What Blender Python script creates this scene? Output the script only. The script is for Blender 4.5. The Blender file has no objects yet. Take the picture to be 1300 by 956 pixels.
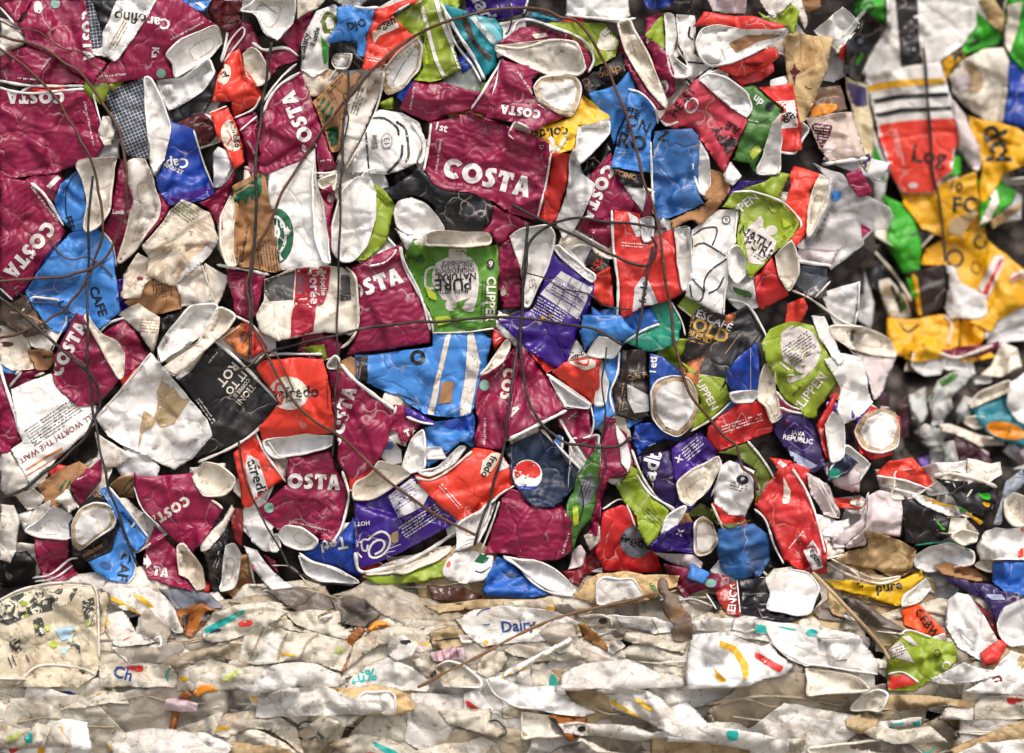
import bpy, math, random
import numpy as np
from mathutils.geometry import tessellate_polygon
from mathutils import Vector
S = bpy.context.scene
# ------------------------------------------------------------------ camera, sky, sun, exposure
PX = 0.0007            # one photo pixel at the bale face, in metres
DIST = 2.0             # camera to bale face
D = DIST / PX
CX, CY = 650.0, 478.0
cam = bpy.data.cameras.new("camera"); co = bpy.data.objects.new("camera", cam)
S.collection.objects.link(co); S.camera = co
co.location = (0, -DIST, 0); co.rotation_euler = (math.pi/2, 0, 0)
cam.sensor_width = 36; cam.lens = 36*DIST/(1300*PX); cam.clip_start = .05; cam.clip_end = 200
cam.dof.use_dof = True; cam.dof.focus_distance = DIST-0.03; cam.dof.aperture_fstop = 3.6
w = bpy.data.worlds.new("World"); S.world = w; w.use_nodes = True
nt = w.node_tree; bg = nt.nodes["Background"]
sky = nt.nodes.new("ShaderNodeTexSky"); sky.sky_type = 'NISHITA'; sky.sun_disc = False
SUN_EL, SUN_AZ = math.radians(56), math.radians(163)    # azimuth clockwise from +Y: behind and a little right of the camera
sky.sun_elevation = SUN_EL; sky.sun_rotation = SUN_AZ; sky.air_density = 1.0; sky.dust_density = 4.0; sky.ozone_density = 0.6
bg.inputs[1].default_value = 0.15
nt.links.new(sky.outputs[0], bg.inputs[0])
sun = bpy.data.lights.new("sun", 'SUN'); so = bpy.data.objects.new("sun", sun); S.collection.objects.link(so)
sun.energy = 1.5; sun.angle = math.radians(22); sun.color = (1, .95, .88)
sd = Vector((math.sin(SUN_AZ)*math.cos(SUN_EL), math.cos(SUN_AZ)*math.cos(SUN_EL), math.sin(SUN_EL)))
so.rotation_euler = sd.to_track_quat('Z', 'Y').to_euler()
S.view_settings.view_transform = 'Standard'; S.view_settings.look = 'None'
S.view_settings.exposure = 0.38; S.view_settings.gamma = 1
S.render.engine = 'CYCLES'
S.cycles.max_bounces = 6; S.cycles.transparent_max_bounces = 8
R = random.Random(11)
# ------------------------------------------------------------------ materials
def lin(c):
    out = []
    for v in c:
        v /= 255.0
        out.append(v/12.92 if v <= .04045 else ((v+.055)/1.055)**2.4)
    return out
# key: (sRGB colour, kind, dirt)
COL = {
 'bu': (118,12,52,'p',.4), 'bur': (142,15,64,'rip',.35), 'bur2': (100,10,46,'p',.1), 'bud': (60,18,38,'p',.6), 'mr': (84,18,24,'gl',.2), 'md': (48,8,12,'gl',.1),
 'wh': (232,229,223,'p',.5), 'gw': (212,210,208,'p',.45), 'cr': (228,219,202,'p',.75), 'dw': (218,210,198,'p',.9), 'st': (222,210,190,'st',1.0),
 'gwd': (186,188,184,'p',.8), 'lw': (214,200,198,'p',.4), 'lwd': (190,172,176,'p',.5), 'lb': (196,176,164,'p',.3),
 're': (214,50,42,'p',.2), 're2': (196,34,34,'p',.35), 'or': (226,60,40,'p',.2), 'orr': (235,80,15,'p',.2), 'rd': (165,15,45,'p',.25), 'dr': (120,14,24,'p',.4),
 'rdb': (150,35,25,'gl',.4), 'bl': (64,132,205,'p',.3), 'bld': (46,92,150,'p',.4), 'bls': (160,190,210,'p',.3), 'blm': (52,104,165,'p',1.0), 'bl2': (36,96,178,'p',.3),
 'rb': (14,60,156,'p',.25), 'rb2': (20,66,148,'p',.25), 'nb': (26,44,86,'p',.1), 'npb': (34,66,130,'p',.5), 'nv': (10,34,62,'p',.3), 'np': (42,24,82,'p',.3),
 'pu': (56,22,126,'gl',.2), 'pu2': (66,30,130,'gl',.2), 'lp': (120,90,170,'p',.2), 'wb': (170,180,205,'p',.3),
 'li': (138,158,34,'p',.35), 'li2': (172,186,40,'p',.2), 'li3': (190,200,110,'p',.4), 'ol': (92,106,26,'p',.5), 'gr': (66,116,44,'p',.5), 'grn': (84,138,34,'p',.25),
 'bg': (50,150,50,'p',.2), 'bg2': (52,168,24,'pl',.35), 'dg': (12,92,58,'p',.1), 'dkg': (40,80,20,'p',.1), 'tg': (10,136,110,'p',.3), 'te': (20,136,148,'p',.4), 'te2': (110,190,200,'p',.4), 'te3': (36,130,146,'p',.6), 'tel': (20,170,160,'p',.35),
 'ye': (226,178,16,'p',.2), 'yeo': (232,172,10,'pl',.25), 'yeo2': (222,176,30,'p',.3), 'orp': (228,140,20,'p',.3), 'orb': (150,84,16,'pl',1.0), 'gd': (196,150,60,'p',.0),
 'bk': (24,23,24,'p',.3), 'bks': (26,25,26,'p',.5), 'bkg': (12,12,14,'gl',.15), 'dk2': (30,27,25,'p',.2), 'dkb': (30,28,27,'p',.1), 'db': (70,52,38,'p',.6), 'dbr': (44,32,28,'p',.6), 'dbr2': (112,84,62,'p',.3), 'drk': (78,46,36,'gl',.6),  # dk2 also paints the shade of a bottle neck recess as a dark patch
 'gy': (110,112,120,'p',.4), 'dgr': (66,66,66,'p',.7), 'gyk': (108,98,88,'p',1.0), 'smk': (84,90,98,'gl',.5), 'smk2': (130,136,146,'p',.6), 'gg': (130,176,160,'p',.3),
 'kr': (166,124,86,'kr',.3), 'tn': (178,152,112,'p',.3), 'tnc': (200,172,126,'st',.8), 'tnp': (184,162,124,'st',.8), 'crn': (214,198,160,'p',.4),
 'rg': (196,176,146,'st',.7), 'pat': (58,58,56,'pat',.6), 'yard': (128,124,118,'core2',.5), 'ors': (196,120,50,'p',.3), 'crp': (202,194,176,'pl',1.15), 'lwp': (216,211,202,'pl',1.), 'dwp': (204,192,164,'pl',1.1), 'gyb': (160,146,122,'pl',.9), 'pkp': (200,176,180,'pl',.5), 'pkd': (190,70,110,'p',.2),
 'pk': (192,56,72,'p',.3), 'gt': (210,200,194,'p',.4), 'fl': (176,84,36,'fl',.3), 'lfb': (130,88,48,'st',.8), 'lfg': (120,104,90,'st',.9),
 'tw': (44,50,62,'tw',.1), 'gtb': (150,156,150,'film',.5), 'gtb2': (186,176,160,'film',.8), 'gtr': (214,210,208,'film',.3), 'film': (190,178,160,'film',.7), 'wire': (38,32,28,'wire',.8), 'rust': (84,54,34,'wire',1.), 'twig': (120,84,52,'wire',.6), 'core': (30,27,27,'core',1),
}
CNAME = {'bu':'burgundy','bur':'burgundy','wh':'white','gw':'pale grey','cr':'cream','dw':'dirty white','re':'red','or':'orange-red','bl':'light blue','rb':'royal blue','li':'lime green','pu':'purple','kr':'brown card','bk':'black','blm':'mottled blue','lw':'lilac-white','gwd':'grimy grey','crp':'off-white','lwp':'white','gyb':'beige','tnp':'tan','nv':'navy'}
MATS = {}
def mat(key):
    if key in MATS: return MATS[key]
    r, g, b, kind, dirt = COL[key]
    m = bpy.data.materials.new(key + "_print"); m.use_nodes = True
    n = m.node_tree.nodes; L = m.node_tree.links; p = n["Principled BSDF"]
    c = lin((r, g, b))
    def nd(t, **kw):
        x = n.new(t)
        for k, v in kw.items(): setattr(x, k, v)
        return x
    uv = nd("ShaderNodeUVMap"); uv.uv_map = "UVMap"
    geo = nd("ShaderNodeNewGeometry")
    def noise(sc, det=3, rough=.6, src=None, dist=0):
        x = nd("ShaderNodeTexNoise"); x.inputs["Scale"].default_value = sc; x.inputs["Detail"].default_value = det
        x.inputs["Roughness"].default_value = rough; x.inputs["Distortion"].default_value = dist
        L.new(src or uv.outputs[0], x.inputs["Vector"]); return x.outputs[0]
    def ramp(src, a, b2):
        x = nd("ShaderNodeMapRange"); x.inputs[1].default_value = a; x.inputs[2].default_value = b2; L.new(src, x.inputs[0]); return x.outputs[0]
    def mix(fac, a, b2, mode='MIX'):
        x = nd("ShaderNodeMix", data_type='RGBA', blend_type=mode)
        if isinstance(fac, (int, float)): x.inputs[0].default_value = fac
        else: L.new(fac, x.inputs[0])
        for i, v in ((6, a), (7, b2)):
            if isinstance(v, (list, tuple)): x.inputs[i].default_value = (*v, 1)
            else: L.new(v, x.inputs[i])
        return x.outputs[2]
    def mul(a, k):
        x = nd("ShaderNodeMath", operation='MULTIPLY'); L.new(a, x.inputs[0])
        if isinstance(k, (int, float)): x.inputs[1].default_value = k
        else: L.new(k, x.inputs[1])
        return x.outputs[0]
    def add(a, b2):
        x = nd("ShaderNodeMath", operation='ADD'); L.new(a, x.inputs[0]); L.new(b2, x.inputs[1]); return x.outputs[0]
    def add_c(a, k):
        x = nd("ShaderNodeMath", operation='ADD'); L.new(a, x.inputs[0]); x.inputs[1].default_value = k; return x.outputs[0]
    col = mix(ramp(noise(2.2, 3), .3, .7), [v*.86 for v in c], [min(1, v*1.1) for v in c])
    light = sum(c)/3
    if kind == 'tw':
        sx = nd("ShaderNodeSeparateXYZ"); L.new(uv.outputs[0], sx.inputs[0])
        fac = None
        for o in (0, 1):
            x = nd("ShaderNodeMath", operation='PINGPONG'); L.new(sx.outputs[o], x.inputs[0]); x.inputs[1].default_value = .022
            y = ramp(x.outputs[0], .015, .021)
            fac = y if fac is None else add(fac, y)
        col = mix(mul(fac, ramp(noise(9, 2), .2, .6)), c, lin((176, 180, 186)))
    if kind == 'fl':
        col = mix(ramp(noise(5, 4, .6, None, 2), .35, .6), lin((60, 26, 14)), lin((222, 130, 70)))
    if kind == 'pat':
        pn = noise(5, 6, .7, None, 1.5); col = mix(ramp(pn, .50, .53), c, lin((218, 208, 180))); col = mix(ramp(noise(4, 3), .62, .64), col, lin((168, 178, 70)))
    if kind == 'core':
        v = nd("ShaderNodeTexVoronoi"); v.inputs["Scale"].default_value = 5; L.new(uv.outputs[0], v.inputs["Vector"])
        col = mix(ramp(v.outputs["Distance"], .1, .6), lin((104, 96, 88)), lin((44, 40, 38)))  # dark tones put the shade of the gaps into the core colour
    # dirt: brown grime in blotches and fine specks
    d1 = ramp(noise(1.5, 7, .7, None, .5), .52, .66)
    d2 = ramp(noise(8, 5, .72), .57, .68)
    if dirt > .01:
        gc = lin((150, 118, 78)) if light > .35 else (lin((96, 80, 66)) if light > .04 else lin((120, 108, 98)))
        k = dirt*(.62 if light > .35 else .5)
        if kind == 'st': gc = lin((160, 118, 70)); k = 1.0*dirt
        col = mix(mul(d1, min(1, k)), col, gc)
        col = mix(mul(d2, min(1, dirt*.8)), col, [v*.42 for v in gc])
    # abrasions: pale fibre where print has rubbed off along scratches
    if kind in ('p', 'rip', 'gl') and light < .42:
        s = nd("ShaderNodeMapping"); s.inputs["Scale"].default_value = (2.2, 14, 1); s.inputs["Rotation"].default_value = (0, 0, .7); L.new(uv.outputs[0], s.inputs[0])
        sc = ramp(noise(3, 5, .75, s.outputs[0], .6), .66, .74)
        col = mix(mul(sc, .32), col, lin((205, 190, 180)))
    if kind in ('st',):
        edge = ramp(noise(1.3, 5, .6, None, .8), .44, .5)
        e2 = ramp(noise(1.3, 5, .6, None, .8), .52, .47)
        col = mix(mul(mul(edge, e2), .8), col, lin((120, 84, 46)))
    # bump
    h = noise(7, 5, .62)
    if kind == 'pl':
        sp = nd("ShaderNodeMapping"); sp.inputs["Scale"].default_value = (2.2, 6, 1); L.new(uv.outputs[0], sp.inputs[0])
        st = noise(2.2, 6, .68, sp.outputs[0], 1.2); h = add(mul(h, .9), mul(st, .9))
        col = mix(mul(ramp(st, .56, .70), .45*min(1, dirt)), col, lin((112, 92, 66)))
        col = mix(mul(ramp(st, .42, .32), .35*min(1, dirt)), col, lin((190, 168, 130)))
    v = nd("ShaderNodeTexVoronoi", feature='DISTANCE_TO_EDGE'); v.inputs["Scale"].default_value = 2.2
    wv = nd("ShaderNodeVectorMath", operation='ADD'); nn = nd("ShaderNodeTexNoise"); nn.inputs["Scale"].default_value = 3
    L.new(uv.outputs[0], nn.inputs["Vector"]); vs = nd("ShaderNodeVectorMath", operation='SCALE'); vs.inputs["Scale"].default_value = .35
    L.new(nn.outputs["Color"], vs.inputs[0]); L.new(uv.outputs[0], wv.inputs[0]); L.new(vs.outputs[0], wv.inputs[1]); L.new(wv.outputs[0], v.inputs["Vector"])
    crease = ramp(v.outputs["Distance"], 0, .10)
    big = ramp(noise(.9, 2), .38, .62)
    H = add(mul(mul(h, .8), add_c(big, .25)), mul(crease, .6))
    if kind in ('p', 'rip', 'gl') and light < .42:
        fl_ = mul(ramp(v.outputs["Distance"], .022, .004), ramp(noise(2.6, 4), .50, .60))
        col = mix(mul(fl_, .5), col, lin((206, 190, 182)))
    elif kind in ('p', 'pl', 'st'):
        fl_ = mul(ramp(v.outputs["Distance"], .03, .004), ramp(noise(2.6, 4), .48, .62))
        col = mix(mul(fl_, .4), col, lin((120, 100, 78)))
    if kind == 'rip':
        wa = nd("ShaderNodeTexWave", wave_type='BANDS', bands_direction='Y'); wa.inputs["Scale"].default_value = 3.7
        wa.inputs["Distortion"].default_value = 0
        sx = nd("ShaderNodeSeparateXYZ"); L.new(uv.outputs[0], sx.inputs[0])
        si = nd("ShaderNodeMath", operation='SINE'); L.new(add(mul(sx.outputs[0], 19), mul(noise(1.6, 2), 9)), si.inputs[0])
        cb = nd("ShaderNodeCombineXYZ"); L.new(sx.outputs[0], cb.inputs[0]); L.new(add(sx.outputs[1], add(mul(si.outputs[0], .024), mul(noise(1.7, 3), .30))), cb.inputs[1])
        L.new(cb.outputs[0], wa.inputs["Vector"])
        wr = wa.outputs["Fac"] if "Fac" in wa.outputs else wa.outputs[1]
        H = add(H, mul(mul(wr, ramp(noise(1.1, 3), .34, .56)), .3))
        col = mix(mul(ramp(wr, .55, 1), .2), col, [v*.45 for v in c])  # shading of the embossed ripples painted into the colour as darker lines
    if kind == 'kr':
        wa = nd("ShaderNodeTexWave", bands_direction='X'); wa.inputs["Scale"].default_value = 6; L.new(uv.outputs[0], wa.inputs["Vector"])
        H = add(H, mul(wa.outputs[1], .07))
    bp = nd("ShaderNodeBump"); bp.inputs["Distance"].default_value = .0022; bp.inputs["Strength"].default_value = .5
    L.new(H, bp.inputs["Height"]); L.new(bp.outputs[0], p.inputs["Normal"])
    L.new(col, p.inputs["Base Color"])
    rg = {'p': .42, 'rip': .38, 'gl': .22, 'pl': .38, 'kr': .85, 'st': .7, 'tw': .6, 'film': .28, 'wire': .6, 'core': .9, 'fl': .5, 'pat': .6, 'core2': .8}[kind]
    rr = nd("ShaderNodeMapRange"); rr.inputs[3].default_value = max(.08, rg-.14); rr.inputs[4].default_value = rg+.2; L.new(noise(4, 4), rr.inputs[0]); L.new(rr.outputs[0], p.inputs["Roughness"])
    p.inputs["Specular IOR Level"].default_value = .2 if kind in ('kr', 'core', 'st') else .5
    if kind == 'film':
        p.inputs["Alpha"].default_value = .42 if key == 'gtr' else .62; p.inputs["Roughness"].default_value = .25
    if kind == 'pl': p.inputs["Subsurface Weight"].default_value = 0
    MATS[key] = m
    return m
# ------------------------------------------------------------------ height map of the bale face (photo pixels, 4 px cells)
G = 3.2
X0, Y0 = -208, -160
NX, NY = int(1760/G), int(1330/G)
gx = X0 + G*np.arange(NX); gy = Y0 + G*np.arange(NY)
GX, GY = np.meshgrid(gx, gy)
HM = np.zeros((NY, NX)); IDM = np.full((NY, NX), -1)
def sm(a, b, t): t = np.clip((t-a)/(b-a), 0, 1); return t*t*(3-2*t)
def far_base(X, Y):
    z = -40 - 470*sm(1000, 1120, X)*(1-sm(420, 520, Y)) - 330*sm(1060, 1160, X)*sm(420, 520, Y)*(1-sm(590, 680, Y))
    z = z - 140*sm(1000, 1160, X)*sm(590, 680, Y)*(1-sm(760, 850, Y))
    return z
def near_base(X, Y):
    edge = 1085 - 25*np.sin(Y/60.0) + 60*sm(380, 560, Y)
    z = -70*sm(940, 1080, X) + 12*np.sin(X/97+1)*np.sin(Y/83)
    z = z - 3000*(X > edge)*(Y < 600)
    z = z - 30*sm(690, 740, Y)*(1-sm(745, 770, Y)) + 100*sm(745, 870, Y)
    return z
def samp(A, X, Y):
    fx = np.clip((X-X0)/G, 0, NX-1.001); fy = np.clip((Y-Y0)/G, 0, NY-1.001)
    i = fx.astype(int); j = fy.astype(int); u = fx-i; v = fy-j
    return (A[j, i]*(1-u)+A[j, i+1]*u)*(1-v) + (A[j+1, i]*(1-u)+A[j+1, i+1]*u)*v
def world(P, z):
    k = (D - z)/D
    return np.stack([(P[:, 0]-CX)*k*PX, -z*PX, -(P[:, 1]-CY)*k*PX], 1)
# ------------------------------------------------------------------ polygon tools (photo pixels)
def rough(poly, seed, amp=1.0, rnd=.22):
    """round corners a little and make the edges uneven"""
    q = []
    n = len(poly)
    for i in range(n):
        a, b, c = poly[i-1], poly[i], poly[(i+1) % n]
        la = math.dist(a, b); lc = math.dist(b, c)
        ta = min(rnd, 5/max(la, 1e-3)); tc = min(rnd, 5/max(lc, 1e-3))
        q.append((b[0]+(a[0]-b[0])*ta, b[1]+(a[1]-b[1])*ta))
        q.append(((b[0]*6+a[0]+c[0])/8 if max(la, lc) < 14 else b[0]*.94+.03*a[0]+.03*c[0] if min(la, lc) < 14 else b[0], (b[1]*6+a[1]+c[1])/8 if max(la, lc) < 14 else b[1]*.94+.03*a[1]+.03*c[1] if min(la, lc) < 14 else b[1]))
        q.append((b[0]+(c[0]-b[0])*tc, b[1]+(c[1]-b[1])*tc))
    out = []
    for i in range(len(q)):
        a, b = q[i], q[(i+1) % len(q)]
        m = max(1, int(math.dist(a, b)/9))
        for k in range(m):
            t = k/m; x = a[0]+(b[0]-a[0])*t; y = a[1]+(b[1]-a[1])*t
            out.append((x + amp*math.sin(y*.17+seed)*math.cos(x*.11+seed*2) + amp*.4*math.sin(y*.51+seed*3), y + amp*math.sin(x*.15+seed*1.7)*math.cos(y*.13+seed) + amp*.4*math.sin(x*.47+seed)))
    return out
def pdist(P, poly):
    """signed distance (inside positive) of points P to polygon"""
    A = np.array(poly); B = np.roll(A, -1, 0); E = B-A
    L2 = np.maximum((E**2).sum(1), 1e-9)
    dd = np.full(len(P), 1e9); ins = np.zeros(len(P), bool)
    for s in range(0, len(P), 4000):
        Q = P[s:s+4000]
        W = Q[:, None, :]-A[None]
        t = np.clip((W*E[None]).sum(2)/L2[None], 0, 1)
        dq = W - t[..., None]*E[None]
        dd[s:s+4000] = np.sqrt((dq**2).sum(2).min(1))
        y = Q[:, 1][:, None]
        cond = (A[None, :, 1] > y) != (B[None, :, 1] > y)
        xi = A[None, :, 0] + (y-A[None, :, 1])*E[None, :, 0]/np.where(E[None, :, 1] == 0, 1e-9, E[None, :, 1])
        ins[s:s+4000] = ((cond & (Q[:, 0][:, None] < xi)).sum(1) % 2) == 1
    return np.where(ins, dd, -dd)
def clip_rect(p, x0, y0, x1, y1):
    for ax, lim, s in ((0, x0, 1), (0, x1, -1), (1, y0, 1), (1, y1, -1)):
        if not p: return p
        out = []; a = p[-1]; fa = (a[ax]-lim)*s
        for b in p:
            fb = (b[ax]-lim)*s
            if fb >= 0:
                if fa < 0:
                    t = fa/(fa-fb); out.append((a[0]+(b[0]-a[0])*t, a[1]+(b[1]-a[1])*t))
                out.append(b)
            elif fa >= 0:
                t = fa/(fa-fb); out.append((a[0]+(b[0]-a[0])*t, a[1]+(b[1]-a[1])*t))
            a, fa = b, fb
        p = out
    return p
def tris_of(poly):
    v = [Vector((x, y, 0)) for x, y in poly]
    return [[poly[i] for i in t] for t in tessellate_polygon([v])]
class Acc:
    def __init__(s): s.v = {}; s.P = []; s.f = []; s.m = []
    def vid(s, x, y, tag=0):
        k = (round(x*40), round(y*40), tag)
        i = s.v.get(k)
        if i is None: i = len(s.P); s.v[k] = i; s.P.append((x, y, tag))
        return i
    def face(s, pts, mi, tag=0):
        ids = []
        for p in pts:
            i = s.vid(p[0], p[1], tag)
            if i not in ids: ids.append(i)
        if len(ids) < 3: return
        a = 0
        for k in range(len(ids)):
            p, q = s.P[ids[k]], s.P[ids[(k+1) % len(ids)]]; a += p[0]*q[1]-q[0]*p[1]
        if abs(a) < .02: return
        if a > 0: ids.reverse()       # image y runs down: make normals face the camera
        s.f.append(ids); s.m.append(mi)
def sheet_faces(acc, poly, mi, tag=0):
    xs = [p[0] for p in poly]; ys = [p[1] for p in poly]
    i0, i1 = math.floor(min(xs)/G), math.ceil(max(xs)/G); j0, j1 = math.floor(min(ys)/G), math.ceil(max(ys)/G)
    ci, cj = np.meshgrid(np.arange(i0, i1), np.arange(j0, j1)); ci = ci.ravel(); cj = cj.ravel()
    d = pdist(np.stack([(ci+.5)*G, (cj+.5)*G], 1), poly)
    for i, j in zip(ci[d > .75*G], cj[d > .75*G]):
        x, y = i*G, j*G; acc.face([(x, y), (x+G, y), (x+G, y+G), (x, y+G)], mi, tag)
    edge = set(zip(ci[abs(d) <= .75*G].tolist(), cj[abs(d) <= .75*G].tolist()))
    for t in tris_of(poly):
        a0, a1 = math.floor(min(p[0] for p in t)/G), math.floor(max(p[0] for p in t)/G)
        b0, b1 = math.floor(min(p[1] for p in t)/G), math.floor(max(p[1] for p in t)/G)
        if (a1-a0+1)*(b1-b0+1) > 4*len(edge):
            cells = [c for c in edge if a0 <= c[0] <= a1 and b0 <= c[1] <= b1]
        else: cells = [(a, b) for a in range(a0, a1+1) for b in range(b0, b1+1) if (a, b) in edge]
        for (a, b) in cells:
            q = clip_rect(t, a*G, b*G, a*G+G, b*G+G)
            if len(q) > 2: acc.face(q, mi, tag)
def tri_faces(acc, tris, mi, tag):
    for t in tris:
        a0, a1 = math.floor(min(p[0] for p in t)/G), math.floor(max(p[0] for p in t)/G)
        b0, b1 = math.floor(min(p[1] for p in t)/G), math.floor(max(p[1] for p in t)/G)
        for a in range(a0, a1+1):
            for b in range(b0, b1+1):
                q = clip_rect(t, a*G, b*G, a*G+G, b*G+G)
                if len(q) > 2: acc.face(q, mi, tag)
def costa_glyphs(text):
    out = []; x = 0
    for ch in text:
        polys = []
        if ch in 'CO':
            rng = [math.radians(a) for a in (range(0, 360, 18) if ch == 'O' else range(42, 319, 17))]
            o = [(.5+.5*math.cos(a), .5*math.sin(a)) for a in rng]; i = [(.5+.21*math.cos(a), .22*math.sin(a)) for a in rng]
            polys = [[o, i]] if ch == 'O' else [[o+i[::-1]]]; wd = 1.0 if ch == 'O' else .86
        elif ch == 'S':
            polys = [[[(.52, .52), (.60, .30), (.50, .26), (.36, .30), (.33, .22), (.56, .02), (.62, -.16), (.52, -.42), (.30, -.5), (.04, -.46), (.0, -.22), (.20, -.26), (.31, -.20), (.28, -.10), (.08, .08), (.04, .26), (.14, .44), (.34, .5)]]]; wd = .66
        elif ch == 'T':
            polys = [[[(0, .5), (.72, .5), (.74, .16), (.64, .16), (.58, .27), (.49, .27), (.52, -.5), (.20, -.5), (.23, .27), (.14, .27), (.08, .16), (-.02, .16)]]]; wd = .74
        elif ch == 'A':
            polys = [[[(0, -.5), (.26, .5), (.56, .5), (.86, -.5), (.54, -.5), (.50, -.28), (.33, -.28), (.28, -.5)], [(.36, -.08), (.48, -.08), (.42, .22)]]]; wd = .86
        for p in polys:
            fl = [q for l in p for q in l]
            for t in tessellate_polygon([[Vector((a, b, 0)) for a, b in l] for l in p]): out.append([(fl[k][0]+x, fl[k][1]) for k in t])
        x += wd+.07
    w_ = x-.07
    return [[((p[0]-w_/2)*.73, p[1]*.73) for p in t] for t in out], w_*.73, .73
GC = {}
def glyphs(text):
    if text in GC: return GC[text]
    if text in ('COSTA', 'OSTA', 'COS', 'TA', 'STA', 'A'):
        GC[text] = costa_glyphs(text); return GC[text]
    cu = bpy.data.curves.new("lettering", 'FONT'); cu.body = text; cu.align_x = 'CENTER'; cu.align_y = 'CENTER'; cu.resolution_u = 2
    cu.offset = .026 if len(text) < 9 else .01; cu.space_character = 1.02
    o = bpy.data.objects.new("lettering", cu); S.collection.objects.link(o); bpy.context.view_layer.update()
    me = o.evaluated_get(bpy.context.evaluated_depsgraph_get()).to_mesh()
    V = [(v.co.x, v.co.y) for v in me.vertices]
    y0 = min(v[1] for v in V); y1 = max(v[1] for v in V); x0 = min(v[0] for v in V); x1 = max(v[0] for v in V)
    T = []
    for p in me.polygons:
        c = [V[i] for i in p.vertices]
        for k in range(1, len(c)-1): T.append([c[0], c[k], c[k+1]])
    T = [[(p[0]-(x0+x1)/2, p[1]-(y0+y1)/2) for p in t] for t in T]
    bpy.data.objects.remove(o); bpy.data.curves.remove(cu)
    GC[text] = (T, x1-x0, y1-y0); return GC[text]
def text_tris(text, x, y, ang, size, fit=None):
    T, w_, h_ = glyphs(text)
    s = size/.73; sx = s
    if fit: sx = s = fit/w_
    c, n = math.cos(math.radians(ang)), math.sin(math.radians(ang))
    return [[(x+sx*p[0]*c+s*p[1]*n, y+sx*p[0]*n-s*p[1]*c) for p in t] for t in T]
def stroke(pts, w):
    out = []
    for i in range(len(pts)-1):
        a, b = pts[i], pts[i+1]; l = math.dist(a, b) or 1
        nx, ny = -(b[1]-a[1])/l*w/2, (b[0]-a[0])/l*w/2
        ex, ey = (b[0]-a[0])/l*w*.3, (b[1]-a[1])/l*w*.3
        out.append([(a[0]+nx-ex, a[1]+ny-ey), (b[0]+nx+ex, b[1]+ny+ey), (b[0]-nx+ex, b[1]-ny+ey), (a[0]-nx-ex, a[1]-ny-ey)])
    return out
def smooth_line(pts, step=4, closed=False):
    P = np.array(pts, float); n = len(P); out = []
    rng = range(n if closed else n-1)
    for i in rng:
        p0 = P[(i-1) % n] if closed or i > 0 else P[0]*2-P[1]
        p1 = P[i]; p2 = P[(i+1) % n]; p3 = P[(i+2) % n] if closed or i+2 < n else P[-1]*2-P[-2]
        m = max(2, int(np.linalg.norm(p2-p1)/step))
        for k in range(m):
            t = k/m
            out.append(.5*((2*p1)+(p2-p0)*t+(2*p0-5*p1+4*p2-p3)*t*t+(3*p1-p0-3*p2+p3)*t**3))
    if not closed: out.append(P[-1])
    return np.array(out)
def mesh_obj(name, verts, faces, mats, mi=None, uvs=None, parent=None, smooth=True):
    me = bpy.data.meshes.new(name); me.from_pydata([tuple(v) for v in verts], [], faces)
    for m_ in mats: me.materials.append(m_)
    if mi is not None: me.polygons.foreach_set("material_index", np.array(mi, dtype=np.int32))
    me.polygons.foreach_set("use_smooth", np.full(len(me.polygons), smooth))
    ul = me.uv_layers.new(name="UVMap")
    li = np.zeros(len(me.loops), dtype=np.int32); me.loops.foreach_get("vertex_index", li)
    ul.data.foreach_set("uv", np.asarray(uvs, dtype=np.float32)[li].ravel())
    me.update()
    o = bpy.data.objects.new(name, me); S.collection.objects.link(o)
    if parent: o.parent = parent
    return o
def tube(name, C3, rad, key, parent=None, closed=False, sides=6, off=0.0, flat=1.0):
    C3 = np.asarray(C3); n = len(C3)
    T = np.gradient(C3, axis=0)
    if closed: T = np.roll(C3, -1, 0)-np.roll(C3, 1, 0)
    T /= np.maximum(np.linalg.norm(T, axis=1)[:, None], 1e-9)
    up = np.array([0, -1.0, 0]); A = np.cross(T, up); A /= np.maximum(np.linalg.norm(A, axis=1)[:, None], 1e-6); B = np.cross(A, T)
    rad = np.asarray(rad)*np.ones(n)
    V = []; UV = []
    s = np.concatenate([[0], np.cumsum(np.linalg.norm(np.diff(C3, axis=0), axis=1))])/PX/100
    for i in range(n):
        for k in range(sides):
            a = 2*math.pi*k/sides
            V.append(C3[i]+rad[i]*(A[i]*math.cos(a)+B[i]*math.sin(a)*flat)); UV.append((s[i]+off, k/sides*.12+off))
    F = []
    for i in range(n if closed else n-1):
        j = (i+1) % n
        for k in range(sides):
            l = (k+1) % sides; F.append((i*sides+k, j*sides+k, j*sides+l, i*sides+l))
    if not closed: F.append(tuple(range(sides))); F.append(tuple((n-1)*sides+k for k in reversed(range(sides))))
    return mesh_obj(name, V, F, [mat(key)], None, UV, parent)
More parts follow.
